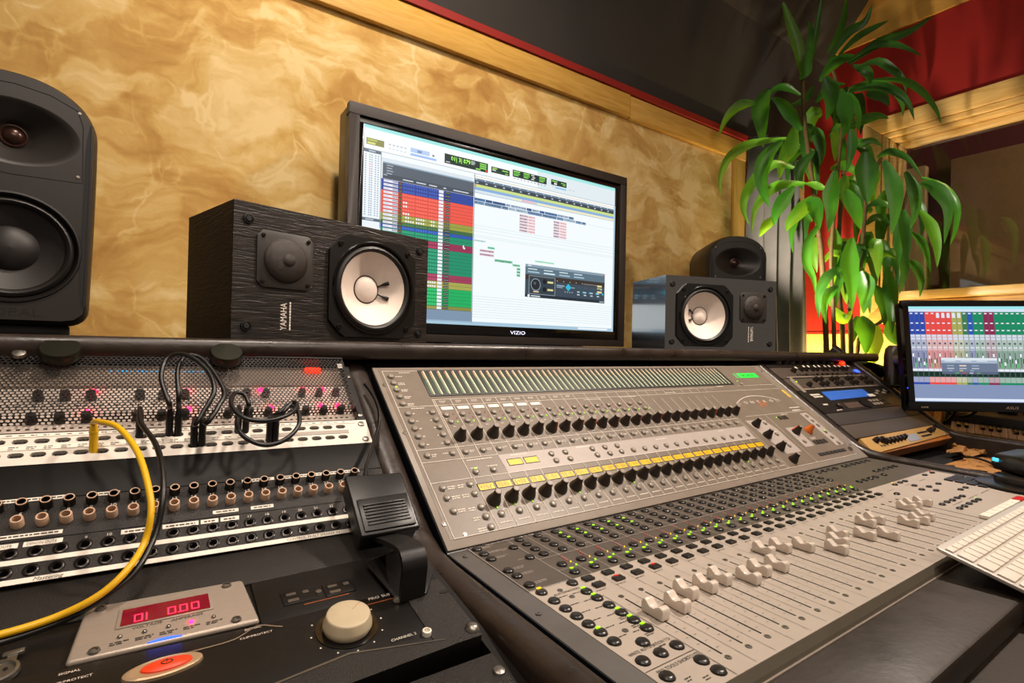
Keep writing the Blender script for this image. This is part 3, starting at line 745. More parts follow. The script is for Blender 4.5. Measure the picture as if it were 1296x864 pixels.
text('PRO TOOLS SHORTCUTS', .0056, 'ink', con, FL @ T(.336, .0155, .0007), sx=.82)
for k_, ch in enumerate('CONTROL'): text(ch, .0125, 'silk_white', con, FU @ T(1.166+.0285*k_, .1955, .0008), sx=1.55)
text('24', .031, 'orange_print', con, FU @ T(1.243, .182, .0007), sx=1.2, shear=.25)
ar = MB(); R_ = .30
pts = [(1.162+.196*t, .1985+.0235*(1-(2*t-1)**2)) for t in [k/20 for k in range(21)]]
for (a0, b0), (a1, b1) in zip(pts, pts[1:]): ar.add([(a0, b0-.0009, .0008), (a1, b1-.0009, .0008), (a1, b1+.0009, .0008), (a0, b0+.0009, .0008)], [(0, 1, 2, 3)])
part('logo_arc', ar, 'silk_white', con, FU)
# ---------------------------------------------------------------- left rack bay
RX0, RX1 = -.228, .255
def gear(nm, label, cat, F, x, s, group=None): return thing(nm, label, cat, tuple(F @ Vector((x, s, -.02))), group)
# effects unit and compressors behind the perforated guard
mat('face_pale', '#e0d0c2', .45, var=.08, scale=60)
g = gear('rack_processor', 'dark rack processor with blue dots behind the top of the perforated guard', 'rack unit', FB, .01, .335)
part('faceplate', MB().box(RX0, .243, .309, .352, -.03, -.002), mat('face_brown', '#a89686', .45, var=.1, scale=60), g, FB)
bl = MB()
for k in range(26): bl.lathe([(.0013, 0), (.0010, .0012)], 6, T(-.055+.0042*k+(.012 if k > 13 else 0), .340, -.002))
part('indicator_light', bl, mat('dot_blue', '#4aa0d0', .4, emit='#3aa0e0', es=.8), g, FB, kind='stuff')
part('power_light', MB().box(.186, .209, .338, .346, -.002, .004), 'led_ember', g, FB, label='glowing red rocker light')
for nm, s0, s1, lab, reds in (('rack_compressor', .2705, .307, 'pale rack compressor with black knobs behind the guard, upper of two', ((-.068, .300), (.03, .300), (.12, .3005), (.178, .3005), (.205, .3))),
                              ('rack_compressor', .2325, .269, 'pale rack compressor with black knobs behind the guard, lower of two', ((-.07, .263), (.032, .2635), (.13, .263), (.197, .264), (.222, .264)))):
    g = gear(nm, lab, 'rack unit', FB, .01, (s0+s1)/2, 'rack compressors behind the guard')
    part('faceplate', MB().box(RX0, .243, s0, s1, -.03, -.002), 'face_pale', g, FB)
    for k in range(19):
        if k % 4 != 3: part('knob', MB().lathe([(.0058, 0), (.005, .010), (.0046, .0115)], 12), 'knob_black', g, FB @ T(-.215+.0243*k, (s0+s1)/2-.002, -.002), smooth=True)
    for x, s in reds: part('red_light', MB().lathe([(.0036, 0), (.0034, .003), (.0014, .0050)], 8), 'led_red', g, FB @ T(x, s-.002, -.002))
    b = MB()
    for k in range(60): b.quad(-.22+.0076*k, -.2165+.0076*k, s0+.003, s0+.0055, -.0018)
    part('panel_legend', b, 'ink', g, FB, kind='stuff')
# the guard itself: real holes
gd = gear('perforated_guard', 'black perforated steel guard over the top rack units', 'rack guard', FB, .01, .30)
W_ = .016
def mesh_plate(x0, x1, y0, y1, p=.0052, r=.0021):
    b = MB(); ny = max(1, round((y1-y0)/(p*.86))); py = (y1-y0)/ny; nx = round((x1-x0)/p); px = (x1-x0)/nx
    for j in range(ny):
        off = px/2 if j % 2 else 0
        if off: b.quad(x0, x0+off, y0+j*py, y0+(j+1)*py, 0); b.quad(x1-px+off, x1, y0+j*py, y0+(j+1)*py, 0)
        for i in range(nx-(1 if off else 0)):
            a = x0+off+i*px; b.cell(a, a+px, y0+j*py, y0+(j+1)*py, ring(r, 6, a+px/2, y0+(j+.5)*py), 0, 0)
    return b
part('mesh_front', mesh_plate(RX0+.004, .2405, .2405, .352), 'black_metal', gd, FB @ T(0, 0, W_), kind='stuff')
part('mesh_lip', mesh_plate(RX0+.004, .2405, 0, W_-.001), 'black_metal', gd, FB @ T(0, .2405, .001) @ RXm(PI/2), kind='stuff')
part('guard_flange', MB().box(.2405, .2425, .229, .352, .0005, W_), 'black_metal', gd, FB)
part('guard_edge', MB().box(RX0, .2425, .352, .356, .0, W_+.001), 'black_metal', gd, FB)
part('guard_ear', MB().box(.2427, .2545, .229, .352, -.003, .0012), 'black_metal', gd, FB)
for s in (.236, .325): part('screw', MB().lathe([(.0042, 0), (.0036, .0022), (.0015, .0028)], 10), 'steel', gd, FB @ T(.2487, s, .0012), smooth=True)
for k in range(3): part('ear_label', MB().box(.2315, .2385, .338-.004*k, .340-.004*k, W_, W_+.0004), 'silk_white', gd, FB)
# two big black thumb knobs and a silver one standing above the guard
for x, lab in ((-.1045, 'round black knob above the perforated guard, left of the two'), (.0765, 'round black knob above the guard, right of the two behind the cables')):
    M = FB @ T(x, .3455, W_+.001)
    o = solo('thumb_knob', MB().lathe([(.019, 0), (.0205, .002), (.0205, .013), (.0195, .0148), (.004, .0152)], 32), mat('knob_sheen', '#34342a', .3, metal=.7) if 'knob_sheen' not in MATS else 'knob_sheen', lab, 'knob', M, 'black knobs above the guard', smooth=True)
solo('silver_knob', MB().lathe([(.006, 0), (.007, .001), (.0065, .005), (.002, .0062)], 18), 'steel', 'small silver knob above the far left end of the guard', 'knob', FB @ T(-.1430, .3450, W_+.001), smooth=True)
# white bantam patchbay: two rows of paired oblong holes
pb = gear('white_patchbay', 'white patchbay with two rows of oblong holes under the guard', 'patchbay', FB, .01, .204)
b = MB(); hx = [.2165-.0178*k for k in range(25)][::-1]; cut = [RX0]+[(a+b_)/2 for a, b_ in zip(hx, hx[1:])]+[RX1]
cut[1:1] = []; ys = [.181, .2055, .2275]
for i, x in enumerate(hx):
    x0 = x-.0089 if i else RX0; x1 = x+.0089 if i < 24 else RX1
    for y0, y1, yc in ((.1815, .2045, .1955), (.2045, .2275, .2155)): b.cell(x0, x1, y0, y1, slot(.0136, .0072, x, yc), 0, .006)
part('faceplate', b, 'white_panel', pb, FB @ T(0, 0, .001)); 
hb, jk = MB(), MB()
for x in hx:
    for yc in (.1955, .2155):
        hb.prism(slot(.0132, .0068, x, yc), -.0049, -.0044)
        for dx in (-.0033, .0033): jk.lathe([(.0026, 0), (.0026, .0016), (.0014, .0016), (.0013, .0006)], 8, T(x+dx, yc, -.0044))
part('hole_backing', hb, 'slot_black', pb, FB @ T(0, 0, .001), kind='stuff'); part('jack_contact', jk, 'lcd_frame', pb, FB @ T(0, 0, .001), kind='stuff')
part('label_strip', MB().box(RX0+.01, .238, .2215, .2262, .001, .0018), 'label_white', pb, FB)
part('label_strip', MB().box(RX0+.01, .10, .2022, .2088, .001, .0018), 'label_white', pb, FB)
part('label_strip', MB().box(.10, .226, .2022, .2085, .001, .0016), mat('grey_strip', '#a49a90', .5), pb, FB)
b = MB(); rr = random.Random(4)
for k in range(44): x = -.215+k*.0101; words(b, x, .2239, .005, 1, .0012, z=.0020)
for k in range(22): words(b, -.215+k*.0143, .2064, .008, 2, .0011, .0026, .0020)
part('label_writing', b, 'ink', pb, FB, kind='stuff')
for s in (.2185, .1885): part('screw', MB().lathe([(.0048, 0), (.004, .002), (.0015, .0026)], 12), 'steel', pb, FB @ T(.2465, s, .001), smooth=True)
# blank panel
solo('blank_panel', MB().box(RX0, RX1, .1345, .1808, -.002, .001), 'blank_black', 'satin black blank panel under the white patchbay', 'blank panel', FB, bevel=.0006)
# jack panel with standing barrels
jp = gear('jack_panel', 'black jack panel with rows of black and beige barrels', 'patchbay', FB, .01, .110)
part('faceplate', MB().box(RX0, RX1, .0870, .1338, -.002, .001), 'powder_black', jp, FB, bevel=.0006)
bar = MB().lathe([(.0052, 0), (.0050, .0088), (.0045, .0096), (.0035, .0096), (.0033, .0020)], 16).mesh('barrel', smooth=True)
mbk = bar.copy(); premat(mbk, 'black_plastic'); mbe = bar.copy(); premat(mbe, 'beige_plastic')
floor_ = premat(MB().lathe([(.0035, 0), (.0012, .0004)], 8).mesh('barrel_floor'), 'slot_black')
rim = premat(MB().lathe([(.0046, .0094), (.0043, .0101), (.0035, .0100), (.0034, .0092)], 16, caps=False).mesh('barrel_rim', smooth=True), 'beige_plastic')
for n in range(1, 25):
    x = -.1045+.0178*(n-6)
    for s, me in ((.1255, mbk), (.1055, mbe)):
        o = part('barrel', me, None, jp, FB @ T(x, s, .001)); part('barrel_floor', floor_, None, o, FB @ T(x, s, .003))
        if me is mbk: part('barrel_rim', rim, None, o, FB @ T(x, s, .001))
    text(str(n), .0060, 'silk_white', jp, FB @ T(x, .1158, .0014), align='CENTER', name='number')
for x0, x1, s in ((RX0+.02, -.069, .1345), (-.054, -.029, .1335), (.0865, .1215, .1325), (.131, .225, .1325), (RX0+.02, -.070, .0920), (.056, .081, .0925), (.0935, .117, .0925)):
    o = part('label_strip', MB().box(x0, x1, s-.0022, s+.0022, .001, .0016), 'label_white', jp, FB)
    b = MB(); words(b, x0+.003, s, x1-x0-.006, 1, .0016, z=.0018); part('label_writing', b, 'ink', o, FB, kind='stuff')
# quarter inch patchbay
qp = gear('quarter_inch_patchbay', 'black patchbay with round sockets between white tape strips', 'patchbay', FB, .01, .063)
b = MB()
sx = [-.1045+.0178*(n-6) for n in range(1, 25)]
for i, x in enumerate(sx):
    x0 = x-.0089 if i else RX0; x1 = x+.0089 if i < 23 else RX1
    for y0, y1, yc in ((.0410, .0642, .0540), (.0642, .0862, .0735)): b.cell(x0, x1, y0, y1, ring(.0034, 10, x, yc), 0, .008)
part('faceplate', b, 'powder_black', qp, FB @ T(0, 0, .001))
nut = premat(MB().lathe([(.0062, 0), (.0060, .0010), (.0050, .0014), (.0038, .0014), (.0036, .0002)], 16, caps=False).mesh('socket_nut', smooth=True), mat('nut_black', '#2a2522', .25, metal=.6))
for x in sx:
    for yc in (.0540, .0735): part('socket_nut', nut, None, qp, FB @ T(x, yc, .001))
for s in (.0640, .0438): part('tape_strip', MB().box(RX0, .226, s-.0026, s+.0026, .001, .0017), 'label_white', qp, FB)
for n in (9, 10, 17, 18, 19, 20, 21, 22): text(str(n), .0048, 'silk_white', qp, FB @ T(-.1045+.0178*(n-6), .0800, .0014), align='CENTER', name='number')
for x0, x1, w_ in ((-.128, -.1, 'DENON OUT8'), (-.0965, -.0685, 'DENON OUT8'), (-.024, .002, 'PINGER OUT'), (.0105, .0425, 'SIDE OUTS L R'), (.0445, .0610, 'AUX OUT'), (.0630, .0810, 'AUX OUT')):
    o = part('label_tape', MB().box(x0, x1, .0793, .0845, .001, .0016), 'label_white', qp, FB)
    if 'DENON' in w_: text(w_, .0040, 'ink', o, FB @ T(x0+.0022, .0806, .0018), name='label_writing', sx=.82)
    else:
        b = MB(); words(b, x0+.003, .0818, x1-x0-.006, 1, .0018, z=.0018); part('label_writing', b, 'ink', o, FB, kind='stuff')
text('Mastering', .0052, 'ink', qp, FB @ T(-.084, .0420, .0019), name='label_writing', shear=.3); text('CONTROL 24 ALT SPEAKER IN', .0042, 'ink', qp, FB @ T(.126, .0424, .0019), name='label_writing')
# ---------------------------------------------------------------- lower rack plane, left bay
solo('blank_panel', MB().box(RX0, .2445, -.0615, .0205, -.004, .0), 'powder_black', 'grainy black blank panel behind the silver power conditioner', 'blank panel', FR, bevel=.0006)
# silver power conditioner
pc = gear('power_conditioner', 'black power conditioner with a silver faceplate and red digits', 'power conditioner', FR, .02, -.09)
part('chassis', MB().box(RX0, .0985, -.128, -.0622, -.02, -.001), 'black_metal', pc, FR, bevel=.001)
zt = .006
part('faceplate', MB().prism([(-.0505, -.121), (.0785, -.1265), (.0725, -.061), (-.0445, -.0545)], 0, zt), 'brushed_alu', pc, FR, bevel=.003, segs=3)
part('display_bezel', MB().prism([(-.0225, -.0955), (.0460, -.0975), (.0455, -.0705), (-.0210, -.0685)], zt, zt+.0012), 'brushed_alu', pc, FR, bevel=.0005)
dw = part('display_window', MB().prism([(-.0195, -.0940), (.0435, -.0958), (.0430, -.0745), (-.0185, -.0725)], zt+.0012, zt+.0016), mat('red_glass', '#5a0a18', .15, emit='#8a0820', es=.5), pc, FR)
def seg7(ch, x, y, hh, ww, t, z):
    tab = {'0': '1110111', '1': '0010010'}; d = MB(); q = tab[ch]
    for on, (a, b_, c_, e_) in zip(q, ((0, 1, 1, 1), (0, 0, .5, 1), (1, 1, .5, 1), (0, 1, .5, .5), (0, 0, 0, .5), (1, 1, 0, .5), (0, 1, 0, 0))):
        if on == '1': d.quad(x+a*ww-t, x+b_*ww+t, y+c_*hh-t, y+e_*hh+t, z)
    return d
d = MB()
for ch, x in (('0', -.0100), ('1', -.0070), ('0', .0130), ('0', .0215), ('0', .0300)):
    q = seg7(ch, x, -.0925, .0088, .0050, .0005, zt+.0019); d.add(q.v, q.f)
d.quad(.0198, .0210, -.0932, -.0920, zt+.0019)
part('display_digits', d, mat('digit_red', '#ff3050', .4, emit='#ff2040', es=3.0), dw, FR)
text('VOLTAGE', .0042, 'ink', pc, FR @ T(-.0115, -.1000, zt+.0004), sx=1.1); text('AMPERAGE', .0042, 'ink', pc, FR @ T(.0150, -.1012, zt+.0004), sx=1.1)
for k, x in enumerate((-.019, -.003, .013, .029, .045)):
    part('status_light', MB().lathe([(.0019, 0), (.0017, .0012), (.0008, .002)], 10), 'led_red' if k == 3 else 'steel', pc, FR @ T(x, -.106-.0006*k, zt), smooth=True)
    b = MB(); words(b, x-.006, -.1115-.0006*k, .012, 2, .0011, .0022, zt+.0004); part('panel_legend', b, 'ink', pc, FR, kind='stuff')
for x, s in ((-.034, -.0615), (-.034, -.1155), (.0585, -.0665), (.061, -.1195)): part('screw', MB().lathe([(.0042, 0), (.0036, .0016), (.0022, .0019), (.0020, .0009)], 12), 'steel', pc, FR @ T(x, s, zt), smooth=True)
part('blue_light', MB().prism([(-.0010+.023*t, -.1215-.0010*t+.0020*math.sin(PI*t)) for t in [k/10 for k in range(11)]], zt-.002, zt+.0008), 'led_blue', pc, FR, label='glowing blue light bar')
# outlet panel
op = gear('outlet_panel', 'black rack panel with a pair of mains outlets', 'outlet panel', FR, .17, -.10)
part('faceplate', MB().box(.0795, .2445, -.1305, -.0625, -.02, .0012), 'black_metal', op, FR, bevel=.0008)
for x0, x1, s0, s1 in ((.1005, .1285, -.1105, -.0905), (.1378, .1662, -.1125, -.0925)):
    o = part('outlet', MB().box(x0, x1, s0, s1, .0012, .0022), 'black_plastic', op, FR, bevel=.0008)
    w_ = x1-x0
    for a, b_, c_, e_ in ((.16, .46, .62, .80), (.16, .50, .14, .34), (.68, .86, .56, .78)):
        part('outlet_slot', MB().box(x0+w_*a, x0+w_*b_, s0+.02*c_, s0+.02*e_, .0022, .0026), 'steel', o, FR)
part('screw', MB().lathe([(.003, 0), (.0028, .0014), (.001, .0018)], 12), 'steel', op, FR @ T(.1331, -.1012, .0012), smooth=True)
part('orange_rule', MB().box(.117, .158, -.1150, -.1144, .0012, .0016), 'orange_print', op, FR)
# power amplifier with the big knob
am = gear('power_amplifier', 'black power amplifier with one large cream volume knob', 'amplifier', FR, .06, -.18)
am_pts = [(RX0, -.108), (-.052, -.1235), (.085, -.1310), (.1995, -.1315), (.2445, -.1310), (.2445, -.2215), (.2145, -.2215), (RX0, -.2350)]
part('faceplate', MB().prism(am_pts, -.018, .0042), 'black_metal', am, FR, bevel=.001)
part('front_lip', MB().prism([(RX0, -.2395), (RX0, -.2290), (.135, -.1965), (.212, -.2140), (.214, -.2225)], .0046, .0056), 'powder_black', am, FR)
part('front_plate', MB().prism([(.2115, -.2135), (.134, -.1955), (.050, -.206), (RX0, -.229), (RX0, -.232), (.0, -.2135), (.135, -.1975), (.2115, -.2145)], .0044, .0062), 'steel', am, FR)
part('knob_well', MB().lathe([(.0265, 0), (.0262, .0008), (.0222, .0008), (.0218, .0002)], 36), 'black_gloss', am, FR @ T(.1420, -.1640, .0042), smooth=True)
kn = part('volume_knob', MB().lathe([(.0195, .0), (.0208, .003), (.0205, .006), (.0190, .0098), (.0186, .0120), (.0180, .0132), (.0172, .0136), (.004, .0138)], 48), mat('cream_knob', '#c2b294', .35, var=.06, scale=60), am, FR @ T(.1420, -.1640, .0046), smooth=True)
part('knob_mark', MB().box(-.0004, .0004, .006, .0165, .0138, .0142), 'beige_plastic', kn, FR @ T(.1420, -.1640, .0046) @ RZ(-.9))
for a in range(0, 360, 30):
    if 60 <= a <= 120: continue
    part('dial_dot', MB().lathe([(.0009, 0), (.0006, .0003)], 6), 'silk_white', am, FR @ T(.1420+.0300*math.cos(math.radians(a)), -.1640+.0300*math.sin(math.radians(a)), .0042))
ov = part('power_button_rim', MB().lathe([(.0255, 0), (.0250, .0022), (.0225, .0030), (.0195, .0026)], 40, None, 1, .40), mat('pale_metal', '#c3a684', .35, metal=.5), am, FR @ T(.0095, -.1525, .0042) @ RZ(.03), smooth=True)
rb = part('power_button', MB().lathe([(.0165, 0), (.0160, .0012), (.010, .0024), (.002, .0026)], 32, None, 1, .38), mat('red_button', '#d8401c', .35, emit='#c02808', es=.25), ov, FR @ T(.0115, -.1525, .0068), smooth=True)
part('power_symbol', MB().lathe([(.0040, 0), (.0038, .0004), (.0031, .0004), (.0030, 0)], 20, None, 1, .55, caps=False), 'lcd_frame', rb, FR @ T(.0115, -.1525, .0093))
part('power_symbol', MB().box(-.0003, .0003, 0, .0028, 0, .0005), 'lcd_frame', rb, FR @ T(.0115, -.1525, .0093))
text('CHANNEL 2', .0042, 'silk_white', am, FR @ T(.1690, -.1985, .0064), sx=1.0)
text('SIGNAL', .0034, 'face_pale', am, FR @ T(.0655, -.1345, .0046), sx=1.1); text('CLIP/PROTECT', .0034, 'face_pale', am, FR @ T(.0610, -.1440, .0046), sx=1.1)
text('SIGNAL', .0034, 'face_pale', am, FR @ T(-.0530, -.1310, .0046), sx=1.1); text('CLIP/PROTECT', .0034, 'face_pale', am, FR @ T(-.0575, -.1400, .0046), sx=1.1)
text('AMPLIFIER', .0082, 'face_pale', am, FR @ T(-.0480, -.1815, .0046), sx=1.1, space=1.75); text('PRO SUITE', .0052, 'silk_white', am, FR @ T(.1700, -.1365, .0046), sx=1.1)
part('orange_rule', MB().box(.158, .196, -.1420, -.1414, .0042, .0045), 'orange_print', am, FR)
for sgn in (0, 1):
    arc_ = [(-.004+.098*t, -.1425+.0105*math.exp(-((t-.82)/.13)**2)) for t in [k/24 for k in range(25)]]
b = MB()
for (a0, b0), (a1, b1) in zip(arc_, arc_[1:]): b.add([(a0, b0-.0007, .0047), (a1, b1-.0007, .0047), (a1, b1+.0007, .0047), (a0, b0+.0007, .0047)], [(0, 1, 2, 3)])
part('arched_line', b, mat('worn_edge', '#7d6c58', .4), am, FR)
part('rca_socket', MB().lathe([(.0040, 0), (.0040, .004), (.0026, .0045), (.0024, .001)], 16), 'label_white', am, FR @ T(.2005, -.2000, .0042), smooth=True)
part('rack_plate', MB().box(.2030, .2445, -.2215, -.1315, .0043, .0050), 'powder_black', am, FR)
for x, s, rr_ in ((.1935, -.1475, .0042), (.2400, -.2110, .0068)): part('screw', MB().lathe([(rr_, 0), (rr_*.92, .0022), (rr_*.5, .0044)], 14), 'steel', am, FR @ T(x, s, .0050), smooth=True)
for x, s in ((.2400, -.1530), (.2395, -.1275)): part('screw_slot', MB().prism(slot(.0100, .0040, x, s), .0051, .0056), 'slot_black', am, FR)
solo('blank_panel', MB().box(RX0, .2445, -.420, -.2385, -.012, .0), 'powder_black', 'black blank panel below the amplifier, beside the console edge', 'blank panel', FR, bevel=.0006)
solo('screw', MB().lathe([(.0055, 0), (.0048, .0022), (.002, .0032)], 14), 'steel', 'steel screw in the blank panel beside the console edge', 'screw', FR @ T(.2385, -.2600, .0), smooth=True)
# connector at the left
xl = gear('connector_panel', 'round silver microphone socket with a latch at the lower left corner', 'socket', FR, -.083, -.10)
part('socket_ring', MB().lathe([(.0125, 0), (.0120, .003), (.0100, .0035), (.0092, .0016), (.003, .0012)], 28), 'steel', xl, FR @ T(-.0885, -.1075, .0005), smooth=True)
for a in (.5, 2.6, 4.7): part('pin_hole', MB().lathe([(.0014, 0), (.0012, .0006)], 8), 'slot_black', xl, FR @ T(-.0885+.0045*math.cos(a), -.1075+.0045*math.sin(a), .0022))
part('latch', MB().prism([(-.089, -.093), (-.0765, -.0915), (-.0765, -.0862), (-.0890, -.0878)], .001, .004), 'steel', xl, FR, bevel=.001)
part('latch_stem', MB().box(-.0855, -.0800, -.0985, -.092, .001, .003), 'steel', xl, FR)
# ---------------------------------------------------------------- patch cables
mat('cable_black', '#0f0d0c', .38); mat('cable_yellow', '#e3b012', .42)
def plugpos(px, py, w=0): # point on FB plane for an (x, s)
    return FB @ Vector((px, py, w))
NB = (FB.to_3x3() @ Vector((0, 0, 1)))
def cable(nm, label, ends, mid, m, r=.0028, pr=.0040, plen=.030, group='patch cables', dirs=None):
    e = thing(nm, label, 'cable', tuple(plugpos(*ends[0])), group)
    starts = []
    for (x, s) in ends:
        a = plugpos(x, s, -.002); up = (NB*.55+Vector((0, .10, .85))).normalized(); b_ = a+up*plen
        part('plug', MB().tube([a, a+up*plen*.8, b_, b_+up*.003], [pr, pr, pr*.9, r], 14), m, e, smooth=True)
        part('plug_collar', MB().tube([a+up*plen*.80, a+up*plen*.86], pr*1.08, 14), 'rubber' if m != 'cable_yellow' else m, e, smooth=True); starts.append((b_, up))
    pts = [starts[0][0], starts[0][0]+starts[0][1]*.006]+[Vector(q) for q in mid]
    if len(starts) > 1: pts += [starts[1][0]+starts[1][1]*.006, starts[1][0]]
    part('cord', MB().tube(spline(pts, 8), r, 10), m, e, smooth=True)
    return e
def wire(*q): return [on(px, py, Fm, w_) for px, py, Fm, w_ in q]
B_, R_l = FB, FR
cable('patch_cable', 'black patch cable arching tall over the white patchbay, outer of the pair', [(.0215, .2150), (.0465, .1950)],
      wire((226, 500, B_, .050), (225, 468, B_, .060), (236, 450, B_, .066), (258, 456, B_, .066), (283, 493, B_, .062), (276, 515, B_, .060), (262, 535, B_, .052)), 'cable_black')
cable('patch_cable', 'black patch cable arching tall over the white patchbay, inner of the pair', [(.0125, .2150), (.0380, .1950)],
      wire((214, 510, B_, .048), (204, 478, B_, .058), (212, 453, B_, .066), (236, 449, B_, .074), (262, 468, B_, .074), (271, 494, B_, .070), (258, 520, B_, .060), (247, 537, B_, .050)), 'cable_black')
cable('patch_cable', 'short black looped patch cable at the right end of the patchbay, upper loop', [(.0955, .2140), (.1290, .1945)],
      wire((315, 512, B_, .048), (309, 499, B_, .052), (297, 498, B_, .056), (293, 513, B_, .062), (310, 529, B_, .064), (340, 532, B_, .064), (366, 524, B_, .060), (376, 513, B_, .056), (370, 509, B_, .052), (358, 522, B_, .048)), 'cable_black')
cable('patch_cable', 'short black looped patch cable at the right end of the patchbay, drooping loop', [(.0865, .2140), (.1215, .1945)],
      wire((303, 520, B_, .046), (300, 538, B_, .050), (310, 553, B_, .050), (335, 563, B_, .050), (361, 556, B_, .050), (378, 538, B_, .052), (377, 520, B_, .052), (366, 513, B_, .050), (352, 523, B_, .046)), 'cable_black')
cable('patch_cable', 'yellow patch cable plugged into the white patchbay and trailing off left', [(-.0575, .1955)],
      wire((128, 534, B_, .046), (150, 541, B_, .058), (174, 572, B_, .070), (188, 617, B_, .072), (191, 650, B_, .066), (182, 688, B_, .050), (160, 722, R_l, .034), (124, 754, R_l, .022), (70, 781, R_l, .012), (0, 803, R_l, .010), (-60, 815, R_l, .010)), 'cable_yellow', .0030, .0042)
cable('patch_cable', 'black patch cable trailing down beside the yellow cable', [(-.0170, .2160)],
      wire((178, 534, B_, .044), (196, 560, B_, .056), (205, 590, B_, .064), (206, 630, B_, .062), (197, 675, B_, .046), (172, 722, R_l, .028), (130, 757, R_l, .016), (75, 787, R_l, .006), (0, 813, R_l, .0045), (-60, 828, R_l, .0045)), 'cable_black')
# ---------------------------------------------------------------- footswitch on its bent bracket
fs = thing('sustain_pedal', 'black ribbed footswitch pedal mounted on a bent black strap', 'footswitch', tuple(FR @ Vector((.207, -.145, .005))))
x0, x1, s0, s1, wt = .1830, .2465, -.008, .0715, .060
part('pedal_body', MB().prism([(x0, s0), (x1, s0-.001), (x1+.003, s1-.004), (x0+.001, s1)], wt-.030, wt-.004), 'black_plastic', fs, FU, bevel=.003, segs=3)
part('pedal_cover', MB().prism([(x0-.002, s0-.002), (x1+.001, s0-.003), (x1+.004, s1-.003), (x0-.001, s1+.001)], wt-.008, wt), 'black_plastic', fs, FU, bevel=.002, segs=3)
tr = part('tread_plate', MB().prism([(x0+.003, s0+.002), (x1-.003, s0+.001), (x1-.001, s0+.044), (x0+.0035, s0+.044)], wt, wt+.0022), 'black_plastic', fs, FU, bevel=.0012)
for k in range(7): part('tread_rib', MB().box(x0+.008, x1-.007, s0+.008+.0042*k, s0+.0101+.0042*k, wt+.002, wt+.0036), 'black_plastic', tr, FU, bevel=.0004)
strap = [FR @ Vector((.2075, -.1470, .0055)), FR @ Vector((.2075, -.1470, .036))]
c0 = FR @ Vector((.2075, -.1470, .036))
path = spline([c0, c0+Vector((0, .003, .008)), c0+Vector((0, .013, .012)), c0+Vector((0, .045, .008)), c0+Vector((.001, .082, .000)), c0+Vector((.002, .105, -.003))], 5)
full = [strap[0]]+path
vs, fsx = [], []; hw = .0125; th = .005
for i, pnt in enumerate(full):
    t = (full[min(i+1, len(full)-1)]-full[max(i-1, 0)]).normalized(); sd = Vector((1, 0, 0)); sd = (sd-t*sd.dot(t)).normalized(); nn = t.cross(sd)
    for a, b_ in ((-hw, 0), (hw, 0), (hw, th), (-hw, th)): vs.append(pnt+sd*a-nn*b_)
for i in range(len(full)-1):
    for k in range(4): fsx.append((i*4+k, i*4+(k+1) % 4, (i+1)*4+(k+1) % 4, (i+1)*4+k))
fsx += [(3, 2, 1, 0), tuple((len(full)-1)*4+k for k in range(4))]
part('strap_bracket', MB().add(vs, fsx), 'black_metal', fs, smooth=True)
part('strap_foot', MB().prism([(.192, -.148), (.2225, -.151), (.245, -.120), (.245, -.062), (.185, -.080)], .0056, .0080), 'black_metal', fs, FR, bevel=.0015)
part('pedal_cord', MB().tube(spline(wire((462, 606, FU, .045), (464, 588, FU, .040), (472, 562, FU, .024), (479, 540, FU, .018), (480, 522, FU, .018), (476, 508, FU, .016), (471, 498, FU, .014), (462, 486, FU, .010)), 8), .0026, 10), 'cable_black', fs, smooth=True)
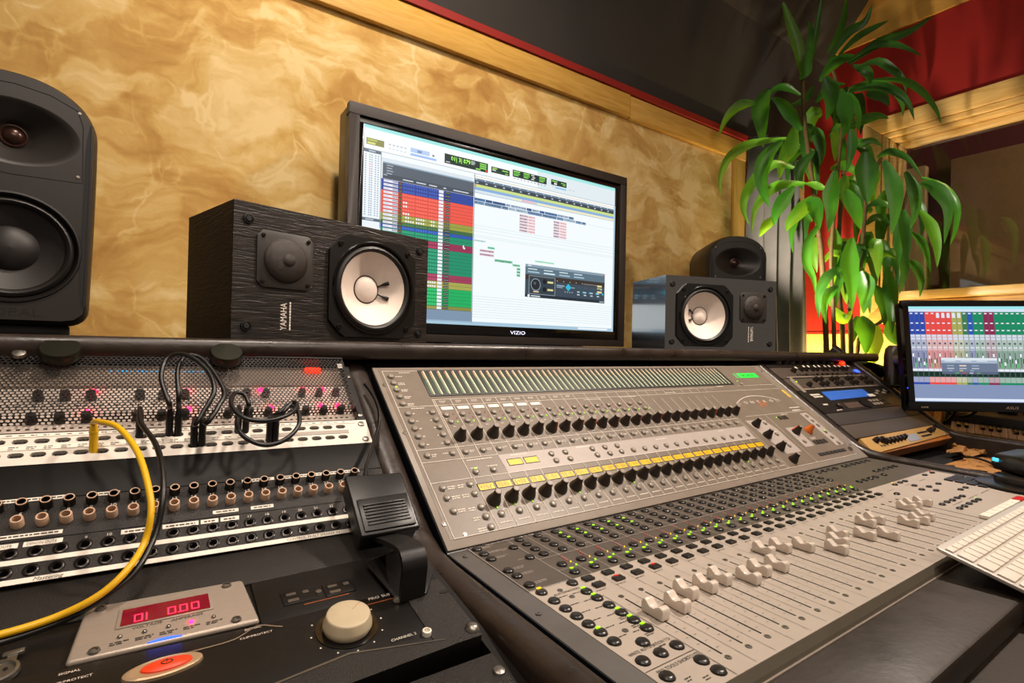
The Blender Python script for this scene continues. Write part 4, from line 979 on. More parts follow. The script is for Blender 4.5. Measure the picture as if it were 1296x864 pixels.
# ---------------------------------------------------------------- speakers
mat('cone_white', '#e9d8cb', .6, var=.03, scale=60)
mat('cone_dust', '#f0e0d4', .5)
mat('surround', '#1b1714', .45, var=.2, scale=90)
mat('mesh_dome', '#2a211b', .55, var=.6, scale=900, bump=.4, bscale=1600)
mat('opal_body', '#231e1a', .42, var=.1, scale=120, bump=.06, bscale=600)
mat('opal_dark', '#191614', .4, var=.1, scale=60)
mat('opal_cone', '#1f1a18', .5, var=.2, scale=60)
mat('copper_tweeter', '#3a241c', .25, metal=.5)
mat('letter_white', '#e8ded2', .5)
mat('black_ash_gloss', '#0d0b0b', .22, var=.2, scale=60, coat=1.0, ior=2.6)
ZS = .0026
def monitor_speaker(nm, label, x, y, a, flip):
    W, H, D = .382, .215, .199
    F0 = T(x, y, ZS) @ RZ(a)
    FF = F0 @ RXm(PI/2)       # local x along the front, y up, z out towards the room
    e = thing(nm, label, 'speaker', tuple(F0 @ Vector((W/2, D/2, 0))), 'two-way speakers with white cones')
    wx, tx = (.252, .082) if not flip else (.130, .299); wy, ty = .101, .130
    z0 = .0012
    # cabinet with a round opening behind the woofer
    b = MB(); b.add([(0,0,0),(W,0,0),(W,H,0),(0,H,0),(0,0,-D),(W,0,-D),(W,H,-D),(0,H,-D)], [(7,6,5,4),(4,5,1,0),(5,6,2,1),(6,7,3,2),(7,4,0,3)])
    xa_, xb_ = wx-.098, wx+.098
    b.cell(xa_, xb_, 0, H, ring(.080, 48, wx, wy), z0, .055); b.quad(0, xa_, 0, H, z0); b.quad(xb_, W, 0, H, z0)
    for q in ([(0,0,0),(W,0,0),(W,0,z0),(0,0,z0)], [(W,0,0),(W,H,0),(W,H,z0),(W,0,z0)], [(W,H,0),(0,H,0),(0,H,z0),(W,H,z0)], [(0,H,0),(0,0,0),(0,0,z0),(0,H,z0)]): b.add(q, [(0,1,2,3)])
    part('cabinet', b, 'black_ash' if not flip else 'black_ash_gloss', e, FF)
    q = [(-.094, -.062), (-.066, -.092), (.066, -.092), (.094, -.062), (.094, .062), (.066, .092), (-.066, .092), (-.094, .062)]
    part('woofer_plate', MB().ringplate(q, .0815, 0, .006), 'black_plastic', e, FF @ T(wx, wy, z0))
    wf = part('woofer_rim', MB().lathe([(.0880, .006), (.0860, .0095), (.0825, .0095), (.0805, .004)], 56, caps=False), 'black_gloss', e, FF @ T(wx, wy, z0), smooth=True)
    part('surround', MB().lathe([(.0815, .0040), (.0790, .0065), (.0745, .0080), (.0710, .0060), (.0690, .0030)], 56, caps=False), 'surround', wf, FF @ T(wx, wy, z0), smooth=True)
    part('cone', MB().lathe([(.0698, .0036), (.058, -.006), (.045, -.0150), (.033, -.0220), (.024, -.0260)], 56, caps=False), 'cone_white', wf, FF @ T(wx, wy, z0), smooth=True)
    part('dust_cap', MB().lathe([(.0258, -.0250), (.0250, -.0236), (.020, -.0200), (.012, -.0170), (.004, -.0158), (.0005, -.0157)], 40, caps=False), 'cone_dust', wf, FF @ T(wx, wy, z0), smooth=True)
    part('cap_ring', MB().lathe([(.0275, -.0246), (.0265, -.0232), (.0255, -.0232), (.0250, -.0246)], 40, caps=False), 'opal_cone', wf, FF @ T(wx, wy, z0), smooth=True)
    sg = 1 if not flip else -1
    for py in (.0135, -.0135):
        b = MB().tube(spline([(.024*sg, py*.55, -.0225), (.032*sg, py*.85, -.0190), (.043*sg, py*1.15, -.0130)], 4), [.0016]*4+[.0022, .0030, .0036, .0040, .0036], 8)
        part('lead_wire', b, 'black_plastic', wf, FF @ T(wx, wy, z0+.001), smooth=True)
    for px, py in ((-.071, .072), (.071, .072), (-.071, -.072), (.071, -.072)):
        part('screw', MB().lathe([(.0052, 0), (.0046, .0026), (.0022, .0030), (.0020, .0012)], 12), 'nut_black', e, FF @ T(wx+px*1.03, wy+py*1.03, z0+.006), smooth=True)
    # tweeter
    q = [(-.047, -.036), (-.038, -.046), (.038, -.046), (.047, -.036), (.047, .036), (.038, .046), (-.038, .046), (-.047, .036)]
    part('tweeter_plate', MB().prism(q, 0, .003), 'lcd_frame', e, FF @ T(tx, ty, z0), bevel=.001)
    tw = part('tweeter_dome', MB().lathe([(.0365, .003), (.0360, .0048), (.033, .0075), (.026, .0110), (.016, .0135), (.008, .0145), (.0005, .0147)], 40, caps=False), 'mesh_dome', e, FF @ T(tx, ty, z0), smooth=True)
    part('tweeter_centre', MB().lathe([(.011, .0135), (.009, .0160), (.004, .0172), (.0005, .0174)], 24, caps=False), 'mesh_dome', tw, FF @ T(tx, ty, z0), smooth=True)
    for px, py in ((-.039, .038), (.039, .038), (-.039, -.038), (.039, -.038)):
        part('screw', MB().lathe([(.0036, 0), (.0032, .0018), (.0012, .0022)], 10), 'nut_black', e, FF @ T(tx+px*.97, ty+py*.97, z0+.003), smooth=True)
    for px, py in ((.022, .189), (.022, .021), (.360, .189), (.360, .021)):
        o = part('grille_socket', MB().lathe([(.0085, 0), (.0082, .0024), (.0060, .0028), (.0050, .0010)], 20), 'black_plastic', e, FF @ T(px, py, z0), smooth=True)
        part('socket_hole', MB().lathe([(.0046, 0), (.0040, .0006)], 14), 'slot_black', o, FF @ T(px, py, z0+.0024))
    tx0 = .086 if not flip else .290; rot = PI/2 if not flip else -PI/2; ty0 = .0165 if not flip else .0725
    text('YAMAHA', .0150, 'letter_white', e, FF @ T(tx0, ty0, z0+.0002) @ RZ(rot), sx=.72)
    b = MB(); words(b, 0, 0, .048, 1, .0022, z=0); M = FF @ T(tx0+(.006 if not flip else -.006)*1.0+(0 if not flip else 0), ty0, z0+.0003) @ RZ(rot)
    part('small_print', b, 'letter_white', e, M, kind='stuff')
    return e
monitor_speaker('bookshelf_speaker', 'black wooden speaker lying on its side before the television\'s left corner', .0924, .9059, math.radians(14.66), False)
monitor_speaker('bookshelf_speaker', 'black speaker on its side with a blue-lit end, before the smaller rounded speaker', 1.2160, 1.0085, math.radians(-19.28), True)
def studio_monitor(nm, label, x, y, a, w_, h_, d_, letters=True):
    # rounded active monitor with an oval waveguide and a slit port in each side
    F0 = T(x, y, ZS) @ RZ(a); FF = F0 @ RXm(PI/2)
    e = thing(nm, label, 'speaker', tuple(F0 @ Vector((0, d_/2, 0))), 'rounded active monitors')
    def outline(k=1.0, dz=0, n=10):
        hw = w_/2*k; out = []
        zb, zt = .018+dz, h_-.050-dz
        r = .030*k
        for i in range(7): t = PI/2*i/6; out.append((hw-r+r*math.sin(t)-.006, zb+r-r*math.cos(t)))
        for i in range(1, 7): t = i/7; out.append((hw-.006*(1-math.sin(PI*t*.5)), zb+r+(zt-.045-zb-r)*t))
        for i in range(18): t = PI/2*i/18; out.append((hw*math.cos(t)**.92, zt-.045+.095*math.sin(t)**.92))
        return out+[(0, zt+.050)]+[(-px, py) for px, py in reversed(out)]
    ol = outline(); b = MB(); rings = [(-d_, .84, .012), (-d_*.92, .93, .004), (-d_*.35, 1.0, 0), (-.03, 1.0, 0), (-.008, .97, .004), (0, .93, .008)]
    vs = []; n = len(ol)
    for z, k, dz in rings:
        for px, py in outline(k, dz): vs.append((px, py, z))
    fs = [(i*n+j, i*n+(j+1) % n, (i+1)*n+(j+1) % n, (i+1)*n+j) for i in range(len(rings)-1) for j in range(n)]
    fs += [tuple(range(n-1, -1, -1)), tuple((len(rings)-1)*n+j for j in range(n))]
    wy, ty = .150*h_/.455, .348*h_/.455
    hw = w_/2*.80; ex, ey = hw*.96, .058; R_ = min(.100, w_*.405); ym = ty-.078
    fs = fs[:-1]        # the front is open: two pierced faces close it
    fr = outline(.93, .008)
    def cut(poly, up):
        out = []
        for (ax, ay), (bx, by) in zip(poly, poly[1:]+poly[:1]):
            ia, ib = (ay > ym) == up, (by > ym) == up
            if ia: out.append((ax, ay))
            if ia != ib: q = (ym-ay)/(by-ay); out.append((ax+(bx-ax)*q, ym))
        return out
    b.add(vs, fs); b.holeface(cut(fr, True), 0, ty, ex, ey); b.holeface(cut(fr, False), 0, wy, R_, R_)
    part('cabinet', b, 'opal_body', e, FF, smooth=True, auto=50)
    part('base_plate', MB().box(-w_*.36, w_*.36, 0, .0175, -d_*.86, -.03), 'opal_dark', e, FF, bevel=.003)
    hv = []; NN = 56; prof_ = [(1.0, 0), (.965, -.0006), (.90, -.005), (.78, -.014), (.62, -.023), (.46, -.030), (.34, -.034)]
    for k, z in prof_:
        u = ((1-k)/.66)**1.3; rx = ex*k*(1-u)+.021*u; ry = ey*k*(1-u)+.021*u
        for i in range(NN):
            t = 2*PI*(i+.5)/NN; hv.append((rx*math.cos(t), ry*math.sin(t), z))
    hf = [(i*NN+j, i*NN+(j+1) % NN, (i+1)*NN+(j+1) % NN, (i+1)*NN+j) for i in range(len(prof_)-1) for j in range(NN)]
    hf += [tuple((len(prof_)-1)*NN+j for j in range(NN))]
    wg = part('waveguide_horn', MB().add(hv, hf), 'opal_body', e, FF @ T(0, ty, 0), smooth=True, auto=75)
    part('tweeter', MB().lathe([(.0205, .0), (.0195, .0035), (.0175, .0040), (.0155, .0025), (.0130, .0050), (.008, .0080), (.001, .0090)], 30), 'copper_tweeter', wg, FF @ T(0, ty, -.034), smooth=True)
    grv = [(-hw, ty-.070), (0, ty-.075), (hw, ty-.070), (hw*.99, ty+.035), (hw*.90, ty+.062), (hw*.5, ty+.078), (0, ty+.083), (-hw*.5, ty+.078), (-hw*.90, ty+.062), (-hw*.99, ty+.035), (-hw, ty-.070)]
    part('panel_groove', MB().tube([(px, py, .0) for px, py in grv], .0008, 6), 'slot_black', e, FF)
    wf = part('woofer_rim', MB().lathe([(R_*1.015, .0), (R_*1.0, .004), (R_*.965, .0045), (R_*.93, -.002), (R_*.925, -.012)], 56, caps=False), 'opal_dark', e, FF @ T(0, wy, 0), smooth=True)
    part('surround', MB().lathe([(R_*.93, -.010), (R_*.89, -.002), (R_*.84, .0), (R_*.79, -.003), (R_*.765, -.011)], 56, caps=False), 'surround', wf, FF @ T(0, wy, 0), smooth=True)
    part('cone', MB().lathe([(R_*.77, -.010), (R_*.6, -.018), (R_*.38, -.026)], 56, caps=False), 'opal_cone', wf, FF @ T(0, wy, 0), smooth=True)
    part('dust_cap', MB().lathe([(R_*.42, -.0252), (R_*.36, -.0190), (R_*.25, -.0125), (R_*.12, -.0090), (.0005, -.0080)], 40, caps=False), 'opal_cone', wf, FF @ T(0, wy, 0), smooth=True)
    for px, py in ((-.93, .058), (.93, .058), (-.93, -.060), (.93, -.060)):
        part('screw', MB().lathe([(.0032, 0), (.0028, .001), (.0012, .0012)], 10), 'steel', e, FF @ T(hw*px, ty+py, .0), smooth=True)
    # slit ports just inside both front edges
    for sgn in (-1, 1):
        L_ = []; Rr = []
        for i in range(13):
            t = i/12; y_ = h_*(.115+.735*t); xe = w_/2*.93-.006*.93*(1-math.sin(PI*min(1, (y_-.05)/(h_*.8))*.5))-.0035
            ww = .0085*(min(1, .35+t*6, .35+(1-t)*6)); L_.append((sgn*(xe-ww), y_)); Rr.append((sgn*xe, y_))
        q = L_+Rr[::-1]
        if sgn > 0: q = q[::-1]
        bb = MB(); n2 = len(L_)
        vv = [(x_, y_, .0006) for x_, y_ in L_]+[(x_, y_, .0006) for x_, y_ in Rr]
        ff = [(i, i+1, n2+i+1, n2+i) if sgn < 0 else (i, n2+i, n2+i+1, i+1) for i in range(n2-1)]
        part('port_slit', bb.add(vv, ff), 'slot_black', e, FF)
        part('slit_lip', MB().tube([(x_, y_, .0) for x_, y_ in Rr], .0016, 6), 'opal_body', e, FF, smooth=True)
    if letters: text('OPAL', .020, 'opal_dark', e, FF @ T(-.022, .0330, .0004), sx=1.3)
    return e
studio_monitor('studio_monitor', 'big rounded charcoal studio monitor at the left end of the shelf', -.215, 1.24, math.radians(10), .236, .462, .27)
studio_monitor('studio_monitor', 'rounded charcoal studio monitor behind the blue-lit speaker', 1.925, 1.235, math.radians(-33), .245, .466, .25, False)
# ---------------------------------------------------------------- screens
class Scr:
    # tiles of a lit display in screen units: u right 0..1, v down 0..1
    def __init__(s, W, H): s.b = MB(); s.W, s.H = W, H; s.k = 0
    def r(s, u0, v0, u1, v1, c, lift=None):
        s.k += 1; z = .0001+s.k*1.2e-6 if lift is None else lift
        s.b.quad(u0*s.W, u1*s.W, -v1*s.H, -v0*s.H, z, srgb(c) if isinstance(c, str) else c); return s
mat('tv_frame', '#261d18', .55, var=.25, scale=500, bump=.2, bscale=900)
screenmat('display', 1.0)
KS = 1.15; tx, ty_, tz, tww = .3787*KS, 1.1802*KS, .0527*KS, .7977; thh = tww*9/16
tv = thing('television', 'large black television showing a recording session between the speakers', 'television', (.7775*KS, 1.40, .003))
TF = T(tx, ty_, tz+thh*KS) @ RXm(PI/2) @ Matrix.Scale(KS, 4)      # x right, y up from the top-left corner of the picture, z towards the room
part('tv_housing', MB().box(-.034, tww+.041, -thh-.044, .038, -.075, -.004), 'black_plastic', tv, TF, bevel=.004)
def frame4(o, i, z0, z1):
    # o, i: (x0, x1, y0, y1)
    b = MB(); b.box(o[0], o[1], i[3], o[3], z0, z1); b.box(o[0], o[1], o[2], i[2], z0, z1); b.box(o[0], i[0], i[2], i[3], z0, z1); b.box(i[1], o[1], i[2], i[3], z0, z1); return b
part('outer_frame', frame4((-.036, tww+.043, -thh-.046, .040), (-.012, tww+.017, -thh-.026, .014), -.012, .010), 'tv_frame', tv, TF, bevel=.0015)
part('inner_bezel', frame4((-.012, tww+.017, -thh-.026, .014), (0, tww, -thh, 0), -.006, .005), 'black_gloss', tv, TF, bevel=.0015)
part('tv_stand', MB().box(.22, .58, -thh-.0495, -thh-.046, -.16, .035), 'black_gloss', tv, TF, bevel=.0006)
text('VIZIO', .0135, mat('logo_glow', '#e8e8ff', .4, emit='#d8d8ff', es=1.0), tv, TF @ T(.4105, -thh-.0195, .0054), sx=1.45)
s = Scr(tww, thh); R = s.r
R(0, 0, 1, 1, '#f4fbfd')
R(0, 0, 1, .018, '#a8ece8'); R(0, .018, 1, .12, '#f8fdff'); R(.62, .018, 1, .12, '#e2edf2'); R(0, .12, 1, .124, '#b8c4cc'); R(.36, .136, 1, .139, '#e8c890')
R(.008, .066, .061, .100, '#8c8c50'); R(.011, .070, .040, .080, '#b8c060'); R(.011, .086, .035, .096, '#d8e080')
for k in range(5): R(.075+.012*k, .072, .082+.012*k, .080, '#c8ccd4'); R(.075+.012*k, .094, .082+.012*k, .100, '#d8dce0')
R(.143, .064, .206, .088, '#b8d0f4'); R(.165, .070, .180, .084, '#8098c8'); R(.143, .094, .229, .106, '#a0c0f4'); R(.215, .075, .222, .085, '#788088')
R(.257, .049, .416, .103, '#1e3330')
R(.258, .088, .416, .103, '#16302c')
for k in range(3): R(.385, .056+.012*k, .410, .064+.012*k, '#8ce05c')
R(.352, .056, .366, .060, '#d0dcd8'); R(.352, .064, .368, .068, '#d0dcd8'); R(.352, .072, .364, .076, '#d0dcd8'); R(.370, .090, .388, .098, '#90e060'); R(.407, .090, .413, .099, '#ff5030'); R(.262, .091, .276, .096, '#c8d8d4'); R(.29, .084, .345, .086, '#3a7a40')
R(.429, .058, .502, .093, '#1e3330'); R(.433, .063, .452, .070, '#a8e060'); R(.433, .074, .447, .080, '#e0e8e0'); R(.472, .066, .496, .073, '#8ce05c'); R(.484, .082, .496, .088, '#8ce05c'); R(.435, .083, .47, .085, '#3a7a40')
R(.515, .045, .661, .088, '#1e3330')
for a in (.519, .560, .628): R(a, .050, a+.026, .058, '#8ce05c'); R(a, .062, a+.026, .070, '#6cc050'); R(a, .073, a+.020, .079, '#8ce05c')
R(.593, .050, .606, .056, '#e8ece8'); R(.598, .062, .610, .068, '#e8ece8'); R(.593, .074, .606, .080, '#e8ece8')
for k in range(10): R(.519+.0145*k, .094, .526+.0145*k, .100, '#a8b4bc' if k != 7 else '#486878')
R(.681, .045, .753, .080, '#1e3330'); R(.685, .051, .71, .058, '#8ce05c'); R(.695, .063, .708, .075, '#e0e8e0'); R(.727, .055, .748, .060, '#8ce05c'); R(.735, .065, .748, .070, '#8ce05c')
R(.700, .088, .752, .098, '#90c4ec'); R(.688, .086, .694, .092, '#c0c8cc'); R(.765, .086, .775, .091, '#c0ccd4'); R(.782, .086, .792, .091, '#c0ccd4')
# track list at the far left
R(0, .124, .052, .52, '#eef5fa'); R(0, .124, .0545, .140, '#5c6c7c'); R(.016, .129, .036, .134, '#c8d8e4'); R(.052, .124, .0545, 1, '#98a8b8')
for k in range(27):
    for u in (.006, .018, .024, .035, .043): R(u, .150+.0118*k, u+.0035, .155+.0118*k, '#f06060' if u == .018 and 3 < k < 10 else '#7890a8')
R(0, .475, .0545, .490, '#5c6c7c'); R(.010, .480, .034, .485, '#c8d8e4'); R(0, .52, .0545, .978, '#f0f6fa')
# edit window header
R(.0545, .150, .36, .171, '#dce6ee'); R(.058, .171, .364, .250, '#56616e'); R(.058, .171, .364, .178, '#8aa6bc')
for k in range(4): R(.070, .184+.014*k, .090-.003*(k % 2), .189+.014*k, '#a8b4be')
R(.058, .232, .364, .258, '#454f5c'); R(.061, .236, .072, .240, '#c0ccd4')
for a, c_ in ((.121, .154), (.164, .196), (.206, .233), (.255, .265), (.290, .345)): R(a, .242, c_, .248, '#d0dae2')
rows = ['#2848a0']*3+['#f05848']*6+['#9aa040']*2+['#3a6a40']+['#2858b0']+['#10906a']*2+['#9a2c52']*2+['#10906a']*7+['#a03858']*2+['#a8a850']*2+['#12b060']*5+['#8a8a40']
n = len(rows); v0 = .2590; dv = (.922-v0)/n
for k, c_ in enumerate(rows):
    a, b_ = v0+dv*k, v0+dv*(k+1)
    R(.058, a, .364, b_, c_); R(.058, b_-.0014, .364, b_, '#303a48'); R(.0545, a, .0585, b_, c_)
    R(.062, a+.003, .107, b_-.004, '#e8eaf4'); R(.064, a+.008, .078, b_-.010, '#8088a8')
    for q in range(4): R(.0905+.0045*q, a+.005, .0935+.0045*q, b_-.007, '#787890')
    R(.109, a+.002, .119, b_-.002, '#383028'); R(.110, a+.005, .118, a+.009, '#a04030'); R(.110, a+.011, .118, a+.015, '#5a8a40')
    for q in range(14):
        u = .123+.0076*q+(.004 if q > 4 else 0)+(.004 if q > 9 else 0)
        hot = (k in (5, 6) and q < 2) or (k == 8 and q < 3) or (k in (9, 10) and q in (1, 2, 5, 6, 7, 8, 11, 12)) or (k == 10 and q in (3, 4)) or (k in (26, 27) and q > 3)
        R(u, a+.004, u+.0052, b_-.005, '#f0f0f0' if hot else tuple(min(1, x*1.35+.03) for x in srgb(c_)))
    R(.240, a+.002, .256, b_-.003, '#f4f4fa'); R(.240, a+.010, .256, a+.011, '#c0c0cc')
    R(.260, a+.003, .280, b_-.004, '#181c20')
    for q in range(4): R(.262+.0045*q, a+.008, .265+.0045*q, b_-.009, '#b8d080' if k < 3 else '#d8dcd8')
R(.0545, .922, .367, .985, '#7c94ac'); R(0, .978, 1, 1, '#a8c8dc'); R(.0545, .978, .364, .985, '#9ab4c8'); R(.82, .982, .97, .992, '#f4fafc')
# timeline
R(.364, .150, 1, .162, '#6a8096'); R(.364, .162, 1, .183, '#3a4652'); R(.364, .183, 1, .200, '#cce08c'); R(.364, .200, 1, .216, '#8ab0dc'); R(.364, .216, 1, .231, '#dce8f0'); R(.364, .231, 1, .2335, '#8098b0'); R(.62, .2185, 1, .229, '#f4ecc0'); R(.56, .218, .610, .228, '#f4b8bc'); R(.520, .218, .55, .228, '#f0f0a8'); R(.365, .185, .372, .198, '#ff8030'); R(.612, .217, .617, .229, '#8ce0b0'); R(.555, .217, .559, .229, '#d0a0e0')
for k in range(18): R(.370+.0345*k, .153, .374+.0345*k, .158, '#e0ecf4'); R(.372+.0345*k, .168, .380+.0345*k, .175, '#c0ccd8')
rr = random.Random(11)
for v, a, b_ in ((.262, .366, .79), (.281, .366, .85)):
    u = a
    while u < b_:
        l = min(rr.uniform(.02, .07), b_-u); R(u, v, u+l-.0015, v+.0165, rr.choice(['#5078ac', '#6088b8', '#486c9c']) if rr.random() > .15 else '#b0c4d8')
        x = u+.002
        while x < u+l-.006: R(x, v+.004, x+.003, v+.006+rr.uniform(0, .007), '#16263c'); x += .0046
        u += l
def clips(u0, u1, v, c_, dark, hh=.016):
    R(u0, v, u1, v+hh, c_); x = u0+.0015
    while x < u1-.004: R(x, v+.004, x+.0026, v+hh-rr.uniform(.003, .007), dark); x += .0042
for k in range(6):
    clips(.545, .580, .308+.0182*k, '#e8d0d8', '#50506c'); clips(.581, .612, .308+.0182*k, '#f0dce0', '#d88490')
    clips(.694, .722, .308+.0182*k, '#e8d0d8', '#50506c'); clips(.723, .755, .308+.0182*k, '#f0dce0', '#d88490')
clips(.368, .412, .503, '#d8ecec', '#3a5860', .012); clips(.420, .447, .535, '#70d0a8', '#186048', .012); clips(.390, .445, .556, '#d8b8c8', '#70304c', .014); clips(.390, .445, .578, '#d8b8c8', '#70304c', .014)
clips(.448, .520, .602, '#90d4b4', '#146048'); clips(.520, .551, .618, '#90d4b4', '#146048', .014); 
for k in range(3): clips(.538, .553, .638+.019*k, '#90d4b4', '#146048', .016)
clips(.615, .700, .578, '#a8e4c8', '#2a8a60', .010)
for v in (.29, .42, .436, .455, .478, .488, .83, .845, .86, .875, .89, .905, .92, .935, .95): R(.366, v, 1, v+.0016, '#b8d4d8')
R(.364, .124, .3665, .985, '#8094a8'); R(.992, .124, 1, 1, '#b8d0e0')
# plug-in window
R(.574, .606, .951, .809, '#3a4a58'); R(.574, .606, .951, .622, '#8aa0b0'); R(.574, .622, .951, .668, '#5c7484'); R(.574, .790, .951, .809, '#202c38'); R(.574, .668, .951, .700, '#38322e')
R(.585, .610, .60, .616, '#e8f0f4'); R(.944, .614, .949, .624, '#d04030')
for k in range(4): R(.585+.07*k, .630, .625+.07*k, .637, '#c8dce4'); R(.585+.07*k, .648, .635+.07*k, .656, '#a8c4d4' if k != 1 else '#d8f0f8')
R(.590, .674, .707, .788, '#9aaab2'); R(.592, .677, .705, .785, '#2e3c48')
def disc(cu, cv, r_, c_, n_=20):
    s.k += 1; vs = [(cu*tww+r_*math.cos(2*PI*i/n_), -cv*thh+r_*math.sin(2*PI*i/n_), .0001+s.k*1.2e-6) for i in range(n_)]; s.b.add(vs, [tuple(range(n_))], srgb(c_))
disc(.620, .728, .0175, '#8a9aa4'); disc(.620, .728, .0150, '#1c242c'); disc(.616, .720, .0045, '#4c5c68'); disc(.659, .704, .007, '#10161c'); disc(.659, .754, .007, '#10161c'); R(.672, .700, .698, .712, '#e0d898'); R(.672, .748, .698, .760, '#e0d898'); R(.610, .768, .634, .776, '#e0c8a0')
for k in range(5): R(.715+.03*k, .688, .718+.03*k, .693, '#d8dce0')
for k in range(10): R(.845+.008*k, .690, .849+.008*k, .694, '#d0d4d8')
for k in range(3): R(.912, .690+.020*k, .936, .702+.020*k, '#e4dc9c')
R(.714, .715, .75, .724, '#90a8b8'); R(.714, .728, .742, .733, '#90a8b8'); disc(.769, .725, .011, '#30b8d8', 4); R(.783, .722, .80, .728, '#90a8b8')
for k in range(4): R(.752+.011*k, .752, .757+.011*k, .760, '#8aa0b0')
for k in range(4): R(.812+.033*k, .715, .832+.033*k, .724, '#405464'); R(.812+.033*k, .744, .824+.033*k, .752, '#c0ccd4'); R(.838+.033*k, .742, .846+.033*k, .754, '#30b8d8'); R(.812+.033*k, .762, .824+.033*k, .770, '#c0ccd4')
disc(.590, .800, .0045, '#e8eef0', 6); R(.600, .796, .640, .804, '#c8d4dc'); R(.925, .796, .947, .803, '#a8b8c4')
R(.327, .548, .331, .566, '#f4f8f8'); R(.330, .560, .335, .570, '#f4f8f8')
part('picture', s.b, 'display', tv, TF @ T(0, 0, .0004), col=True)
text('01| 3| 079', .0145, mat('digit_green', '#90f050', .4, emit='#90e858', es=.9), tv, TF @ T(tww*.278, -thh*.081, .0030), name='picture_digits', sx=.95)
# ---------------------------------------------------------------- right monitor
md_ = 1.66
BL = at(1151, 520, 1.630); TLc = at(1136, 380, 1.672); Xd = (at(1296, 522, 1.61)-BL).normalized()
Yd = (TLc-BL); Yd = (Yd-Xd*Yd.dot(Xd)); Hm = Yd.length
MF = frame(BL, Xd, Yd)
mo = thing('desktop_monitor', 'black desktop monitor showing a mixer window on the right', 'monitor', tuple(BL+Xd*.28+Vector((0, .06, -.03))))
Wm = .565
part('monitor_housing', MB().box(.004, Wm-.004, .004, Hm-.004, -.045, -.006), 'black_plastic', mo, MF, bevel=.006)
part('monitor_bezel', frame4((0, Wm, 0, Hm), (.0185, Wm-.0185, .0300, Hm-.0185), -.012, .004), 'black_gloss', mo, MF, bevel=.002)
text('ASUS', .0120, 'beige_plastic', mo, MF @ T(.2820, .0095, .0045), sx=1.35, shear=.2); text('HDMI', .0065, 'beige_plastic', mo, MF @ T(.0330, .0105, .0045), sx=1.3)
part('power_light', MB().box(-.0015, .0005, .0700, .0735, .0, .003), 'led_blue', mo, MF)
ew, eh = Wm-.037, Hm-.0485
s = Scr(ew, eh); R = s.r
R(0, 0, 1, 1, '#8a9cc0'); R(0, 0, 1, .035, '#a0e8f0'); R(0, .03, 1, .06, '#d4e4f4')
cols = ['#2848a8']*3+['#e84a44']*5+['#a8a858']*2+['#3a7a50']+['#2858b0']+['#0c8a60']*2+['#8a2850']*2+['#0c8a60']*7+['#8a2850']*2+['#a8a858']*2+['#0c8a60']*6
nc = len(cols)
for k, c_ in enumerate(cols):
    a, b_ = k/nc, (k+1)/nc; c = srgb(c_); pale = tuple(.55*x+.34 for x in c); mid = tuple(.5*x+.25 for x in c)
    R(a, .06, b_, .30, c); R(a, .30, b_, .47, tuple(.4*x+.42 for x in c)); R(a, .47, b_, .66, mid); R(a, .66, b_, .80, (.02, .06, .05)); R(a, .66, b_, .685, '#e8ecf8'); R(a, .80, b_, .822, c)
    R(a, .745, b_, .80, pale); R(a+.0012*0, .06, a+.0016, .82, (.10, .12, .18))
    for v in (.10, .175, .25): R(a+.25/nc, v if v != .10 else .072, a+.75/nc, (v if v != .10 else .072)+.012, '#e8ecf4')
    if 3 <= k < 8 or k in (8, 9): 
        if k > 4: R(a+.2/nc, .08, a+.8/nc, .125, '#e0e4f0')
    for v in (.305, .335): R(a+.12/nc, v, a+.88/nc, v+.020, '#d4dcf0')
    R(a+.3/nc, .385, a+.7/nc, .405, '#505868'); R(a+.2/nc, .43, a+.45/nc, .445, '#e4e8f4'); R(a+.55/nc, .43, a+.8/nc, .445, '#e4e8f4')
    R(a+.2/nc, .385+.03, a+.8/nc, .418, '#38b048')
    fv = .50+.11*((k*7) % 5)/5; R(a+.28/nc, .49, a+.40/nc, .645, '#283040'); R(a+.20/nc, fv, a+.50/nc, fv+.035, '#f0f2fa'); R(a+.62/nc, .55, a+.82/nc, .645, '#1c5c30'); R(a+.62/nc, .60, a+.82/nc, .645, '#48c058')
    R(a+.15/nc, .695, a+.85/nc, .735, '#0c2c20')
R(.165, .545, .48, .715, '#6a7890'); R(.165, .545, .48, .570, '#e0e8f0'); R(.165, .570, .48, .60, '#a8b8cc'); R(.165, .690, .48, .715, '#58647c')
for k in range(3): R(.185+.09*k, .575, .245+.09*k, .582, '#e8ecf4'); R(.195+.07*k, .620, .235+.07*k, .632, '#f0d8c0' if k == 1 else '#98a8bc'); R(.195+.07*k, .650, .235+.07*k, .660, '#c0c8d8'); R(.205+.06*k, .672, .225+.06*k, .682, '#d0c080' if k == 1 else '#98a8bc')
for k in range(4): R(.24+.04*k, .697, .26+.04*k, .707, ['#50b060', '#d04040', '#c0c8d8', '#50b060'][k])
R(0, .825, 1, .965, '#8494b8'); R(0, .965, 1, .992, '#e4ecfc')
part('picture', s.b, 'display', mo, MF @ T(.0185, Hm-.0185, .0008), col=True)
b = MB().tube([MF @ Vector((.10, .20, -.050)), at(1146, 462, 1.80), at(1140, 462, 1.82)], [.030, .030, .026], 18)
part('stand_elbow', MB().tube([at(1176, 455, 1.76), at(1150, 455, 1.80), at(1134, 455, 1.83)], [.036, .036, .030], 18), 'steel', mo, smooth=True)
part('stand_post', MB().tube([at(1131, 437, 1.86), at(1131, 441, 1.86), at(1131, 450, 1.86), at(1130, 480, 1.86), at(1129, 500, 1.86), at(1129, 640, 1.88)], [.014, .024, .029, .029, .030, .034], 20), 'steel', mo, smooth=True)
part('stand_arm', MB().tube([at(1128, 474, 1.86), at(1108, 468, 1.95), at(1088, 463, 2.05)], .024, 12), 'black_metal', mo, smooth=True)
